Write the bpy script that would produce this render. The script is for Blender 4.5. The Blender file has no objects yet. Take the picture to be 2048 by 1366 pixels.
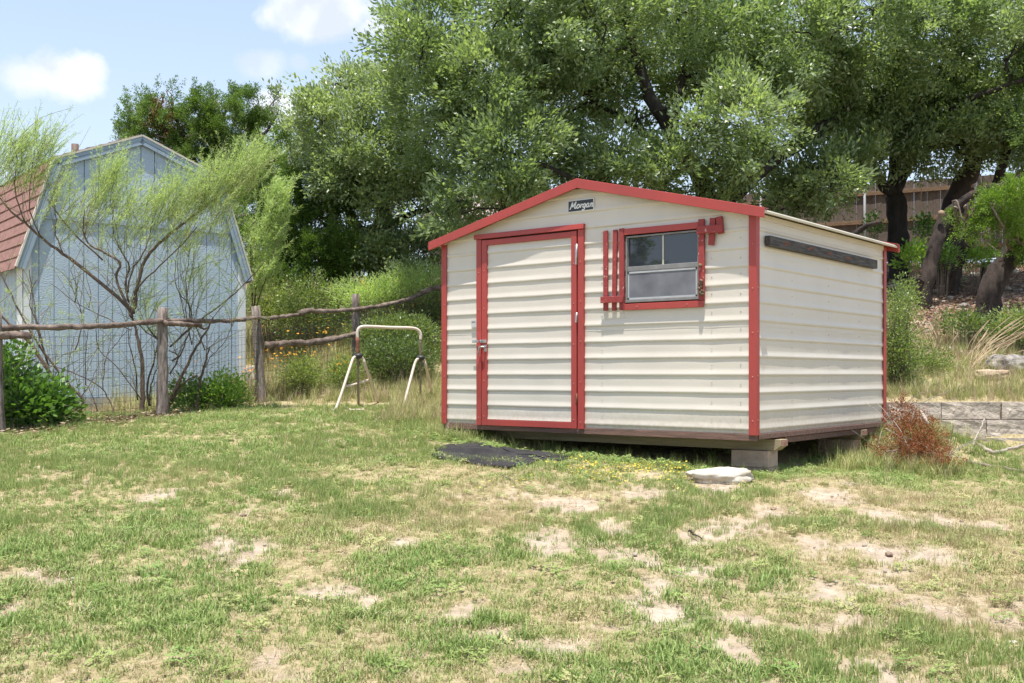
import bpy, bmesh, math, random
import numpy as np
from mathutils import Vector, Matrix, noise as mnoise

random.seed(7); rng = np.random.default_rng(7)
SC = bpy.context.scene
COL = SC.collection
R = math.radians

# ------------------------------------------------------------------ camera, sky, sun, exposure
FPX, HOR, EYE = 2143.0, 748.0, 1.5        # focal length in photo pixels, horizon row, eye height
cd = bpy.data.cameras.new('camera'); cam = bpy.data.objects.new('camera', cd); COL.objects.link(cam)
cam.location = (0, 0, EYE); cam.rotation_euler = (R(90), 0, 0)
cd.sensor_width = 36; cd.lens = FPX / 2048 * 36; cd.shift_y = (HOR - 683) / 2048
cd.clip_end = 3000; cd.clip_start = .05
SC.camera = cam

SUN = Vector((-.05, -.228, 1)).normalized()
SUN_EL = math.asin(SUN.z); SUN_AZ = math.atan2(SUN.x, SUN.y)
W = bpy.data.worlds.new('World'); SC.world = W; W.use_nodes = True
wn, wl = W.node_tree.nodes, W.node_tree.links
wn.clear()
def N(t, **k):
    n = wn.new(t)
    for a, b in k.items(): setattr(n, a, b)
    return n
def wmath(op, a, b=None, c=None, clamp=False):
    n = N('ShaderNodeMath', operation=op, use_clamp=clamp)
    for i, v in enumerate((a, b, c)):
        if v is None: continue
        if isinstance(v, (int, float)): n.inputs[i].default_value = v
        else: wl.new(v, n.inputs[i])
    return n.outputs[0]
sky = N('ShaderNodeTexSky', sky_type='NISHITA', sun_disc=False, sun_elevation=SUN_EL, sun_rotation=SUN_AZ)
sky.air_density = 1.0; sky.dust_density = 1.6; sky.ozone_density = 1.0; sky.altitude = 200
tc = N('ShaderNodeTexCoord'); sp = N('ShaderNodeSeparateXYZ'); wl.new(tc.outputs['Generated'], sp.inputs[0])
az = wmath('ARCTAN2', sp.outputs[0], sp.outputs[1]); el = wmath('ARCSINE', sp.outputs[2])
nz = N('ShaderNodeTexNoise'); nz.inputs['Scale'].default_value = 14; nz.inputs['Detail'].default_value = 10
nz.inputs['Roughness'].default_value = .6; wl.new(tc.outputs['Generated'], nz.inputs['Vector'])
nv = wmath('MULTIPLY', wmath('SUBTRACT', nz.outputs[0], .5), 2.7)
def pdir(px, py): return math.atan((px - 1024) / FPX), math.atan((HOR - py) / FPX)
mask = None
for (px, py, a, b, st) in [(640, 25, 150, 55, 1.0), (770, 60, 90, 36, .8), (560, 45, 60, 32, .8), (130, 195, 105, 42, 1.0),
                           (185, 180, 50, 42, .9), (50, 205, 80, 38, .8), (510, 142, 52, 28, .55), (600, 137, 18, 15, .4),
                           (548, 235, 50, 40, .8), (1450, -240, 300, 110, 1.0), (-500, 60, 260, 70, 1.0), (2700, 120, 300, 80, 1.0)]:
    a0, e0 = pdir(px, py)
    dx = wmath('DIVIDE', wmath('SUBTRACT', az, a0), a / FPX); dy = wmath('DIVIDE', wmath('SUBTRACT', el, e0), b / FPX)
    r2 = wmath('SQRT', wmath('ADD', wmath('MULTIPLY', dx, dx), wmath('MULTIPLY', dy, dy)))
    m = wmath('MULTIPLY', wmath('MULTIPLY', wmath('SUBTRACT', wmath('ADD', 1.05, nv), r2), 1.7, clamp=True), st)
    mask = m if mask is None else wmath('MAXIMUM', mask, m)
nz2 = N('ShaderNodeTexNoise'); nz2.inputs['Scale'].default_value = 2.6; nz2.inputs['Detail'].default_value = 7
wl.new(tc.outputs['Generated'], nz2.inputs['Vector'])
far = wmath('MULTIPLY', wmath('MULTIPLY', wmath('SUBTRACT', nz2.outputs[0], .56), 6, clamp=True), .85)
up = wmath('MULTIPLY', wmath('SUBTRACT', el, .36), 5, clamp=True)
mask = wmath('MAXIMUM', mask, wmath('MULTIPLY', far, up))
haze_low = wmath('MULTIPLY', wmath('SUBTRACT', 1.0, wmath('DIVIDE', el, .62), clamp=True), .92, clamp=True)
hmix = N('ShaderNodeMixRGB'); wl.new(haze_low, hmix.inputs[0]); wl.new(sky.outputs[0], hmix.inputs[1]); hmix.inputs[2].default_value = (3.75, 4.4, 5.25, 1)
cm = N('ShaderNodeMixRGB'); wl.new(mask, cm.inputs[0]); wl.new(hmix.outputs[0], cm.inputs[1]); cshade = N('ShaderNodeMixRGB'); cshade.inputs[1].default_value = (3.6, 3.95, 4.5, 1); cshade.inputs[2].default_value = (5.5, 5.55, 5.65, 1)
nz3 = N('ShaderNodeTexNoise'); nz3.inputs['Scale'].default_value = 16; nz3.inputs['Detail'].default_value = 6; wl.new(tc.outputs['Generated'], nz3.inputs['Vector'])
wl.new(wmath('MULTIPLY', wmath('SUBTRACT', nz3.outputs[0], .40), 4.0, clamp=True), cshade.inputs[0]); wl.new(cshade.outputs[0], cm.inputs[2])
bg = N('ShaderNodeBackground'); bg.inputs[1].default_value = .12; wl.new(cm.outputs[0], bg.inputs[0])
wo = N('ShaderNodeOutputWorld'); wl.new(bg.outputs[0], wo.inputs[0])

sd = bpy.data.lights.new('sun', 'SUN'); so = bpy.data.objects.new('sun', sd); COL.objects.link(so)
sd.energy = 4.0; sd.angle = R(.53); sd.color = (1, .955, .89)
so.rotation_euler = SUN.to_track_quat('Z', 'Y').to_euler(); so.location = (0, 0, 40)
vs = SC.view_settings; vs.view_transform = 'Standard'; vs.look = 'None'; vs.gamma = 1; vs.use_curve_mapping = False
vs.exposure = .92
SC.cycles.max_bounces = 8; SC.cycles.diffuse_bounces = 5; SC.cycles.transparent_max_bounces = 8

# ------------------------------------------------------------------ helpers
def at(px, py, d): return Vector(((px - 1024) * d / FPX, d, EYE - (py - HOR) * d / FPX))

class MB:
    def __init__(s): s.v = []; s.f = []; s.sm = []
    def add(s, vs, fs, smooth=False):
        o = len(s.v); s.v += [tuple(v) for v in vs]
        for f in fs: s.f.append(tuple(i + o for i in f)); s.sm.append(smooth)
        return s
    def box(s, x0, x1, y0, y1, z0, z1, M=None, jit=0):
        vs = [Vector((x, y, z)) for z in (z0, z1) for y in (y0, y1) for x in (x0, x1)]
        if jit: vs = [v + Vector([random.uniform(-jit, jit) for _ in range(3)]) for v in vs]
        if M: vs = [M @ v for v in vs]
        return s.add(vs, [(0, 2, 3, 1), (4, 5, 7, 6), (0, 1, 5, 4), (2, 6, 7, 3), (0, 4, 6, 2), (1, 3, 7, 5)])
    def prism(s, poly, axis_vec):
        a = Vector(axis_vec); n = len(poly); p = [Vector(q) for q in poly]
        vs = p + [q + a for q in p]
        fs = [tuple(range(n))[::-1], tuple(range(n, 2 * n))] + [(i, (i + 1) % n, n + (i + 1) % n, n + i) for i in range(n)]
        return s.add(vs, fs)
    def tube(s, pts, rad, sides=6, bump=0, cap=True, seed=0):
        pts = [Vector(p) for p in pts]; n = len(pts)
        if isinstance(rad, (int, float)): rad = [rad] * n
        vs = []; ref = None
        for i, p in enumerate(pts):
            t = (pts[min(i + 1, n - 1)] - pts[max(i - 1, 0)])
            if t.length < 1e-9: t = Vector((0, 0, 1))
            t.normalize()
            if ref is None: ref = t.orthogonal().normalized()
            a = (ref - t * ref.dot(t))
            if a.length < 1e-6: a = t.orthogonal()
            a.normalize(); ref = a; b = t.cross(a)
            for k in range(sides):
                th = 2 * math.pi * k / sides
                r = rad[i] * (1 + (bump * mnoise.noise(p * 7 + Vector((math.cos(th), math.sin(th), seed)) * 1.3) if bump else 0))
                vs.append(p + a * math.cos(th) * r + b * math.sin(th) * r)
        fs = [(i * sides + k, i * sides + (k + 1) % sides, (i + 1) * sides + (k + 1) % sides, (i + 1) * sides + k) for i in range(n - 1) for k in range(sides)]
        if cap: fs += [tuple(range(sides))[::-1], tuple((n - 1) * sides + k for k in range(sides))]
        return s.add(vs, fs, sides > 4)
    def build(s, name, mat, parent=None, off=(0, 0, 0), bevel=0):
        me = bpy.data.meshes.new(name); ox, oy, oz = off
        me.from_pydata([(x - ox, y - oy, z - oz) for x, y, z in s.v], [], s.f); me.update()
        me.polygons.foreach_set('use_smooth', s.sm); me.materials.append(mat)
        o = bpy.data.objects.new(name, me); COL.objects.link(o)
        if parent is not None: o.parent = parent
        else: o.location = off
        if bevel:
            b = o.modifiers.new('bevel', 'BEVEL'); b.width = bevel; b.segments = 2; b.limit_method = 'ANGLE'
        return o
def smooth_path(pts, n=4):
    """Catmull-Rom through points, n steps per span."""
    p = [Vector(q) for q in pts]; p = [p[0] * 2 - p[1]] + p + [p[-1] * 2 - p[-2]]; out = []
    for i in range(1, len(p) - 2):
        for k in range(n):
            t = k / n; a, b, c, d = p[i - 1:i + 3]
            out.append(.5 * ((2 * b) + (c - a) * t + (2 * a - 5 * b + 4 * c - d) * t * t + (3 * b - a - 3 * c + d) * t ** 3))
    out.append(p[-2]); return out
def taper(n, r0, r1): return [r0 + (r1 - r0) * i / max(1, n - 1) for i in range(n)]
def tag(o, label=None, cat=None, group=None, kind=None):
    for k, v in (('label', label), ('category', cat), ('group', group), ('kind', kind)):
        if v: o[k] = v
    return o
def thing(name, label, cat, loc=(0, 0, 0), rz=0, group=None):
    o = bpy.data.objects.new(name, None); COL.objects.link(o); o.location = loc; o.rotation_euler = (0, 0, rz)
    o.empty_display_size = .2
    return tag(o, label, cat, group)
def link_copy(o, parent, M=None):
    c = o.copy(); COL.objects.link(c); c.parent = parent
    if M is not None: c.matrix_local = M
    return c

# ---- materials
def material(name, col, rough=.6, col2=None, scale=6, detail=5, bump=0, bscale=40, metallic=0, spec=.5, stretch=None, contrast=1.0, extra=None, trans=0, attr=None):
    m = bpy.data.materials.new(name); m.use_nodes = True; nt = m.node_tree; n, l = nt.nodes, nt.links
    b = n['Principled BSDF']; b.inputs['Roughness'].default_value = rough; b.inputs['Metallic'].default_value = metallic
    b.inputs['Specular IOR Level'].default_value = spec; b.inputs['Base Color'].default_value = (*col, 1)
    tc = n.new('ShaderNodeTexCoord'); mp = n.new('ShaderNodeMapping'); l.new(tc.outputs['Object'], mp.inputs[0])
    if stretch: mp.inputs['Scale'].default_value = stretch
    if col2 is not None:
        t = n.new('ShaderNodeTexNoise'); t.inputs['Scale'].default_value = scale; t.inputs['Detail'].default_value = detail
        l.new(mp.outputs[0], t.inputs['Vector'])
        rp = n.new('ShaderNodeMapRange'); rp.inputs[1].default_value = .5 - .22 / contrast; rp.inputs[2].default_value = .5 + .22 / contrast
        l.new(t.outputs[0], rp.inputs[0])
        mx = n.new('ShaderNodeMixRGB'); mx.inputs[1].default_value = (*col, 1); mx.inputs[2].default_value = (*col2, 1)
        if attr:
            a = n.new('ShaderNodeAttribute'); a.attribute_name = attr; l.new(a.outputs['Fac'], mx.inputs[0])
        else: l.new(rp.outputs[0], mx.inputs[0])
        l.new(mx.outputs[0], b.inputs['Base Color']); m['mix'] = mx.name
    if bump:
        t2 = n.new('ShaderNodeTexNoise'); t2.inputs['Scale'].default_value = bscale; t2.inputs['Detail'].default_value = 6
        l.new(mp.outputs[0], t2.inputs['Vector']); bp = n.new('ShaderNodeBump'); bp.inputs['Strength'].default_value = bump; bp.inputs['Distance'].default_value = .02
        l.new(t2.outputs[0], bp.inputs['Height']); l.new(bp.outputs[0], b.inputs['Normal'])
    if trans:
        out = n['Material Output']; tr = n.new('ShaderNodeBsdfTranslucent'); ms = n.new('ShaderNodeMixShader'); ms.inputs[0].default_value = trans
        src = n[m['mix']].outputs[0] if col2 is not None else None
        if src:
            br = n.new('ShaderNodeMixRGB'); br.blend_type = 'MULTIPLY'; br.inputs[0].default_value = 1; br.inputs[2].default_value = (1.5, 1.6, .7, 1); l.new(src, br.inputs[1]); l.new(br.outputs[0], tr.inputs[0])
        l.new(b.outputs[0], ms.inputs[1]); l.new(tr.outputs[0], ms.inputs[2]); l.new(ms.outputs[0], out.inputs[0])
    return m
def leaf_mat(name, c0, c1, rough=.4, trans=.28, spec=.5): return material(name, c0, rough, c1, attr='tint', trans=trans, spec=spec)

def painted(name, col, dirt, rough, streak=.5, bump=0.0, spec=.5, chip=None):
    """paint with streaky grime, fine unevenness and (chip) flaked spots"""
    m = material(name, col, rough, dirt, scale=2.5, detail=8, stretch=(1, 1, .6), contrast=.8, spec=spec, bump=bump, bscale=30)
    nt = m.node_tree; n, l = nt.nodes, nt.links; b = n['Principled BSDF']; mx = n[m['mix']]
    sc = n.new('ShaderNodeMath'); sc.operation = 'MULTIPLY'; sc.inputs[1].default_value = streak
    l.new(mx.inputs[0].links[0].from_socket, sc.inputs[0]); l.new(sc.outputs[0], mx.inputs[0])
    if chip:
        t = n.new('ShaderNodeTexNoise'); t.inputs['Scale'].default_value = 38; t.inputs['Detail'].default_value = 3
        tc = [x for x in n if x.type == 'TEX_COORD'][0]; l.new(tc.outputs['Object'], t.inputs['Vector'])
        rp = n.new('ShaderNodeMapRange'); rp.inputs[1].default_value = .66; rp.inputs[2].default_value = .69; l.new(t.outputs[0], rp.inputs[0])
        m2 = n.new('ShaderNodeMixRGB'); m2.inputs[2].default_value = (*chip, 1); l.new(rp.outputs[0], m2.inputs[0]); l.new(mx.outputs[0], m2.inputs[1]); l.new(m2.outputs[0], b.inputs['Base Color'])
    return m
M = {}
M['cream'] = painted('cream_metal', (.655, .60, .515), (.53, .485, .41), .36, .5)
_m = M['cream']; _n, _l = _m.node_tree.nodes, _m.node_tree.links; _b = _n['Principled BSDF']; _src = _b.inputs['Base Color'].links[0].from_socket
_tc = [x for x in _n if x.type == 'TEX_COORD'][0]; _sx = _n.new('ShaderNodeSeparateXYZ'); _l.new(_tc.outputs['Object'], _sx.inputs[0])
_mr = _n.new('ShaderNodeMapRange'); _mr.inputs[1].default_value = .34; _mr.inputs[2].default_value = 0; _l.new(_sx.outputs[2], _mr.inputs[0])      # mud splashed up from the ground
_t = _n.new('ShaderNodeTexNoise'); _t.inputs['Scale'].default_value = 22; _t.inputs['Detail'].default_value = 9; _t.inputs['Roughness'].default_value = .75; _l.new(_tc.outputs['Object'], _t.inputs['Vector'])
_mu = _n.new('ShaderNodeMath'); _mu.operation = 'MULTIPLY'; _l.new(_mr.outputs[0], _mu.inputs[0]); _l.new(_t.outputs[0], _mu.inputs[1])
_m2 = _n.new('ShaderNodeMapRange'); _m2.inputs[1].default_value = .22; _m2.inputs[2].default_value = .62; _m2.inputs[4].default_value = .6; _l.new(_mu.outputs[0], _m2.inputs[0])
_x = _n.new('ShaderNodeMixRGB'); _x.inputs[2].default_value = (.33, .26, .19, 1); _l.new(_m2.outputs[0], _x.inputs[0]); _l.new(_src, _x.inputs[1]); _l.new(_x.outputs[0], _b.inputs['Base Color'])
M['red'] = painted('red_metal', (.43, .055, .044), (.31, .050, .042), .48, .9, bump=.05)
M['trimscrew'] = material('trim_screw', (.50, .22, .18), .5, (.35, .16, .12), scale=60)
M['redwood'] = painted('red_wood', (.33, .042, .038), (.22, .035, .032), .7, .9, bump=.25, chip=(.5, .28, .24))
M['roofmetal'] = painted('roof_metal', (.66, .62, .52), (.45, .40, .32), .4, .6)
M['plank'] = material('rim_wood', (.22, .12, .09), .8, (.10, .06, .045), scale=8, bump=.5, stretch=(.6, 4, 6))
M['skid'] = material('skid_wood', (.36, .30, .19), .8, (.24, .19, .11), scale=5, bump=.4, stretch=(.5, 4, 6))
M['skidend'] = material('skid_end_grain', (.42, .24, .17), .85, (.25, .13, .09), scale=14, bump=.4)
M['greywood'] = material('weathered_wood', (.12, .11, .10), .85, (.045, .042, .042), scale=9, bump=.7, stretch=(7, .6, 7), contrast=1.6)
M['steel'] = material('zinc_steel', (.55, .55, .54), .4, (.35, .34, .33), scale=20, metallic=.8)
M['alum'] = material('aluminium', (.46, .465, .47), .5, (.36, .36, .36), scale=10)
M['frame'] = material('window_frame', (.235, .23, .225), .5, (.17, .165, .16), scale=12)
M['darkgap'] = material('gap_shade_black', (.03, .025, .025), .8)  # near-black colour standing in for the shade in the door slits
M['glass'] = material('window_glass', (.030, .034, .044), .02, spec=.9)
M['screen'] = material('insect_screen', (.12, .123, .138), .7, (.215, .22, .24), scale=5, detail=7, spec=.25, contrast=.9)
M['rust'] = material('rust', (.25, .09, .05), .8, (.12, .05, .03), scale=30)
M['black'] = material('sign_black', (.018, .022, .03), .45, (.03, .034, .04), scale=30)
M['white'] = material('sign_white', (.78, .78, .76), .5)
M['label'] = material('grey_label', (.56, .55, .53), .6, (.45, .45, .46), scale=120)
M['patch'] = material('paint_patch', (.60, .54, .45), .5)
M['block'] = material('concrete_block', (.52, .385, .30), .95, (.35, .26, .205), scale=9, bump=.6, bscale=60)
M['nest'] = material('mud_nest', (.22, .15, .09), .95, (.09, .06, .04), scale=30, bump=.8)
M['blue'] = material('barn_blue', (.385, .475, .555), .75, (.34, .425, .505), scale=3, bump=.5, bscale=30, stretch=(.8, .8, 2.2))
M['bluetrim'] = material('barn_trim', (.28, .36, .44), .7, (.24, .31, .38), scale=4)
M['paletrim'] = material('pale_trim', (.66, .69, .69), .7, (.58, .61, .61), scale=4, bump=.2)
M['flash'] = material('drip_edge', (.58, .55, .47), .5, (.45, .42, .35), scale=12)
M['shingle'] = material('brown_shingle', (.33, .18, .145), .95, (.23, .12, .10), scale=14, bump=.8, bscale=160)
M['ventbrown'] = material('vent_brown', (.12, .075, .06), .7)
M['greyskirt'] = material('grey_skirt', (.30, .31, .29), .85, (.22, .22, .20), scale=6, bump=.3)
M['barnwood'] = material('sill_timber', (.30, .26, .17), .9, (.20, .17, .11), scale=8, bump=.4)
M['cedarpost'] = material('cedar_post', (.30, .255, .225), .95, (.10, .075, .06), scale=9, bump=1.0, bscale=24, stretch=(3, 3, .5), contrast=1.4)
M['cedarrail'] = material('cedar_rail', (.23, .175, .14), .95, (.08, .055, .044), scale=8, bump=1.0, bscale=26, contrast=1.4)
M['wire'] = material('fence_wire', (.13, .13, .13), .5, metallic=.6)
M['picket'] = material('cedar_picket', (.19, .145, .12), .9, (.10, .075, .06), scale=6, bump=.5, stretch=(6, 6, .7))
M['prail'] = material('picket_rail', (.25, .16, .095), .9, (.16, .10, .06), scale=7, bump=.4)
M['galv'] = material('galvanised_post', (.20, .21, .22), .6)
M['stone'] = material('wall_stone', (.60, .52, .43), .95, (.25, .215, .185), scale=7, detail=9, bump=1.0, bscale=26, contrast=.85)
M['rock'] = material('limestone', (.64, .59, .50), .9, (.40, .345, .27), scale=7, bump=.7, bscale=20)
M['rockgrey'] = material('grey_rock', (.46, .42, .37), .95, (.13, .12, .11), scale=11, detail=9, bump=1.0, bscale=26, contrast=1.2)
M['rocktan'] = material('tan_rock', (.50, .38, .27), .95, (.36, .26, .18), scale=6, bump=.8, bscale=16)
M['mat'] = material('black_fabric', (.014, .0135, .015), .9, (.045, .042, .042), scale=5, bump=1.0, bscale=9, spec=.25)
M['pipe'] = painted('beige_pipe', (.64, .55, .46), (.48, .38, .30), .45, .6)
M['pipedark'] = material('bare_rod', (.20, .16, .11), .55, metallic=.5)
M['clamp'] = material('black_clamp', (.02, .02, .022), .5)
M['bark_oak'] = material('oak_bark', (.045, .038, .033), .98, (.016, .014, .012), scale=8, bump=1.0, bscale=26, stretch=(1, 1, .35), contrast=1.3)
M['bark_cedar'] = material('cedar_bark', (.060, .042, .034), .98, (.018, .013, .011), scale=9, bump=1.0, bscale=26, stretch=(1, 1, .25), contrast=1.4)
M['bark_shrub'] = material('shrub_bark', (.135, .095, .065), .9, (.07, .05, .036), scale=14, bump=.4)
M['twig'] = material('grey_twig', (.24, .19, .15), .95, (.15, .12, .095), scale=14)
M['deadwood'] = material('bleached_wood', (.42, .36, .31), .95, (.25, .20, .17), scale=12, bump=.6)
M['cutwood'] = material('cut_wood', (.33, .24, .16), .9, (.22, .15, .10), scale=20)
M['oak'] = leaf_mat('oak_leaf', (.092, .148, .06), (.315, .39, .20), .37, .46, .6)
M['oak2'] = leaf_mat('oak_leaf_grey', (.105, .155, .07), (.345, .41, .23), .37, .45, .6)
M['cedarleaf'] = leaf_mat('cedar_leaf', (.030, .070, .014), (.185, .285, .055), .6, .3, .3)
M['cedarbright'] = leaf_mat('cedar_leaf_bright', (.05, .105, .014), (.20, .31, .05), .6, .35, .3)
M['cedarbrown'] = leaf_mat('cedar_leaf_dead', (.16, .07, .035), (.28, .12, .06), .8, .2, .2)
M['feather'] = leaf_mat('feather_leaf', (.27, .37, .14), (.55, .66, .33), .6, .45, .3)
M['lantana'] = leaf_mat('lantana_leaf', (.045, .11, .022), (.19, .34, .07), .45, .3, .5)
M['brightleaf'] = leaf_mat('bright_leaf', (.12, .24, .03), (.33, .48, .09), .5, .35, .4)
M['weedleaf'] = leaf_mat('weed_leaf', (.10, .16, .04), (.36, .42, .14), .6, .36, .3)
M['bushleaf'] = leaf_mat('bush_leaf', (.07, .115, .036), (.28, .35, .12), .45, .34, .5)
M['rustleaf'] = leaf_mat('rust_needles', (.14, .05, .024), (.34, .14, .07), .8, .25, .2)
M['orange'] = material('orange_petal', (.75, .30, .03), .6, (.80, .48, .04), scale=30)
M['yellow'] = material('yellow_petal', (.80, .58, .03), .6, (.85, .68, .10), scale=30)
M['pink'] = material('house_wall', (.45, .36, .32), .9, (.38, .30, .27), scale=3)
M['houseroof'] = material('house_roof', (.34, .26, .23), .95, (.26, .20, .18), scale=12)
M['soilbrown'] = material('leaf_litter', (.24, .15, .10), .95, (.34, .25, .19), scale=20)

# ------------------------------------------------------------------ terrain
_perm = np.random.default_rng(3).random((256, 256))
def vnoise(x, y, s=1.0, o=0.0):
    x = np.asarray(x, float) * s + 57.3 + o; y = np.asarray(y, float) * s + 91.7 - o
    xi = np.floor(x).astype(int); yi = np.floor(y).astype(int); fx = x - xi; fy = y - yi
    fx = fx * fx * (3 - 2 * fx); fy = fy * fy * (3 - 2 * fy)
    g = lambda a, b: _perm[a % 256, b % 256]
    return (g(xi, yi) * (1 - fx) + g(xi + 1, yi) * fx) * (1 - fy) + (g(xi, yi + 1) * (1 - fx) + g(xi + 1, yi + 1) * fx) * fy
def fbm(x, y, s=1.0, o=0.0, n=4):
    t = 0; a = .5; w = 0
    for k in range(n): t = t + a * vnoise(x, y, s * 2 ** k, o + 13 * k); w += a; a *= .55
    return t / w
def sst(a, b, x): t = np.clip((np.asarray(x, float) - a) / (b - a), 0, 1); return t * t * (3 - 2 * t)
WALL_Y = 12.05
def ground(x, y):
    x = np.asarray(x, float); y = np.asarray(y, float)
    z = .075 * np.clip(y, -40, 60)
    y0 = np.interp(x, [-30, -8, -4.6, -3, -1, 1.5, 3, 3.8], [19.5, 19.2, 18.5, 16.0, 14.6, 13.4, 12.6, 12.2])
    t = y - y0; rise = .5 * (t + np.sqrt(t * t + .5)) - .12 * np.exp(-np.abs(t))
    cap = 11.3; rise = np.where(rise > cap, cap + (rise - cap) * .1, np.maximum(rise, 0))
    z = z + .175 * rise
    z = z - .20 * sst(2.2, 4.2, x) * sst(6, 9.5, y) * (1 - sst(14, 20, y))
    z = z + .46 * sst(3.3, 3.9, x) * sst(WALL_Y - .02, WALL_Y + .2, y) * (1 - .55 * sst(15, 22, y))
    z = z + .24 * np.exp(-((x - 4.35) ** 2 + (y - 11.3) ** 2) / (2 * .42 ** 2))
    z = z - .03 * sst(-.9, 0, x) * (1 - sst(2, 3, x)) * sst(9, 10.5, y) * (1 - sst(12, 14, y))
    du, dv = x + .72, y - 11.44; uu = du * .7812 - dv * .6243; vv = du * .6243 + dv * .7812
    z = z - .10 * sst(.3, 1.2, uu) * (1 - sst(3.7, 4.3, uu)) * sst(-.55, .1, vv) * (1 - sst(2.3, 3, vv))
    z = z - .25 * sst(13.1, 14.3, y) * (1 - sst(17.5, 19, y)) * (1 - sst(-4.3, -3.7, x))
    z = z + .05 * (fbm(x, y, .8) - .5) + .018 * (vnoise(x, y, 5) - .5)
    return z
def gz(x, y): return float(ground(np.array([x]), np.array([y]))[0])
def gat(px, d):
    x = (px - 1024) * d / FPX; return Vector((x, d, gz(x, d)))

PATCHES = [(1105, 1080, 95, 28), (1250, 1110, 110, 22), (1420, 960, 80, 22), (1480, 1055, 130, 22), (1660, 990, 90, 16), (1540, 1020, 60, 14),
           (1780, 1035, 80, 18), (1900, 1045, 80, 20), (1880, 1110, 60, 22), (1760, 1110, 60, 16), (660, 1180, 110, 18), (730, 1205, 40, 18),
           (920, 1220, 40, 24), (1090, 1285, 100, 24), (990, 1268, 60, 12), (320, 990, 55, 14), (60, 1150, 60, 16), (110, 1165, 70, 16), (1310, 1170, 40, 30), (530, 1330, 50, 30),
           (1390, 1075, 80, 16), (1640, 1085, 60, 14), (1480, 1230, 90, 14), (1700, 1240, 100, 14), (1480, 1300, 40, 40), (820, 1085, 40, 12), (1130, 1010, 90, 16),
           (1860, 1215, 60, 20), (1290, 985, 90, 14), (1560, 1370, 60, 20), (590, 1350, 60, 22), (20, 1225, 30, 20), (1020, 1340, 80, 16), (1240, 1060, 60, 18), (1990, 1050, 60, 12)]
_pw = []
for (px, py, a, b) in PATCHES:
    d = 6.0
    for _ in range(12):
        d = (EYE - gz((px - 1024) * d / FPX, d)) * FPX / (py - HOR)
    a *= .88; b *= .85; _pw.append(((px - 1024) * d / FPX, d, a * d / FPX, b * d * d / FPX / (EYE - .075 * d) * 1.0))
def bare(x, y):
    """1 = thick grass, 0 = bare soil"""
    w = .16 * (fbm(x, y, 2.5, 5) - .5); w2 = .2 * (fbm(x, y, 3.1, 45) - .5)
    n = fbm(x * .9, y * .75, 1.4, 21) * .55 + fbm(x, y, 4.2, 33) * .45
    right = sst(-.5, 1.5, x) * sst(4.0, 5, y) * (1 - sst(9.0, 9.8, y)); near = 1 - sst(4.5, 6.5, y)
    th = .31 + .008 * right + .015 * near - .03 * (1 - right) * sst(7, 9, y)
    g = sst(th - .05, th + .09, n)
    p = 0
    for (cx, cy, a, b) in _pw:
        r = ((x + w - cx) / max(a, .1)) ** 2 + ((y + w2 - cy) / max(b, .1)) ** 2 - .9 * (fbm(x, y, 6, 77) - .5)
        p = np.maximum(p, 1 - sst(.2, 1.0, r))
    return np.clip(g - .85 * p, 0, 1)

def axis(lo, hi, core_lo, core_hi, step, far_n=26):
    core = np.arange(core_lo, core_hi + step / 2, step)
    a = core_lo - np.geomspace(step, core_lo - lo, far_n)[::-1]; b = core_hi + np.geomspace(step, hi - core_hi, far_n)
    return np.concatenate([a, core, b])
gx = axis(-400, 400, -8, 9, .10); gy = axis(-60, 700, 2.4, 15.5, .09, 44)
X, Y = np.meshgrid(gx, gy); Z = ground(X, Y)
near_m = (Y > 2) & (Y < 14)
Z = Z - .012 * (1 - bare(X, Y)) * near_m + .012 * (vnoise(X, Y, 9, 3) - .5) * near_m
nx, ny = len(gx), len(gy)
me = bpy.data.meshes.new('ground')
idx = np.arange(nx * ny).reshape(ny, nx)
quads = np.stack([idx[:-1, :-1], idx[:-1, 1:], idx[1:, 1:], idx[1:, :-1]], -1).reshape(-1, 4)
def fill(me, V, Q, k=4):
    me.vertices.add(len(V)); me.vertices.foreach_set('co', np.ascontiguousarray(V, dtype=np.float32).ravel())
    me.loops.add(Q.size); me.loops.foreach_set('vertex_index', np.ascontiguousarray(Q, dtype=np.int32).ravel())
    me.polygons.add(len(Q)); me.polygons.foreach_set('loop_start', np.arange(0, Q.size, k, dtype=np.int32))
    me.update(calc_edges=True)
fill(me, np.stack([X, Y, Z], -1).reshape(-1, 3), quads)
me.polygons.foreach_set('use_smooth', np.ones(len(quads), bool))
def zone_litter(x, y):
    """woodland floor under the trees on the bank"""
    return sst(2.5, 4.5, x) * sst(14.0, 16.2, y + 1.2 * (fbm(x, y, .9, 8) - .5)) + sst(18.0, 21, y) * (1 - sst(2.5, 4.5, x)) * .8
at1 = me.attributes.new('grassy', 'FLOAT', 'POINT'); at1.data.foreach_set('value', bare(X, Y).ravel().astype(np.float32))
at2 = me.attributes.new('litter', 'FLOAT', 'POINT'); at2.data.foreach_set('value', np.clip(zone_litter(X, Y), 0, 1).ravel().astype(np.float32))
gm = bpy.data.materials.new('ground_soil'); gm.use_nodes = True; n, l = gm.node_tree.nodes, gm.node_tree.links
b = n['Principled BSDF']; b.inputs['Roughness'].default_value = .95; b.inputs['Specular IOR Level'].default_value = .15
tcg = n.new('ShaderNodeTexCoord')
def gnoise(s, d=6, r=.6):
    t = n.new('ShaderNodeTexNoise'); t.inputs['Scale'].default_value = s; t.inputs['Detail'].default_value = d; t.inputs['Roughness'].default_value = r
    l.new(tcg.outputs['Object'], t.inputs['Vector']); return t.outputs[0]
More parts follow.
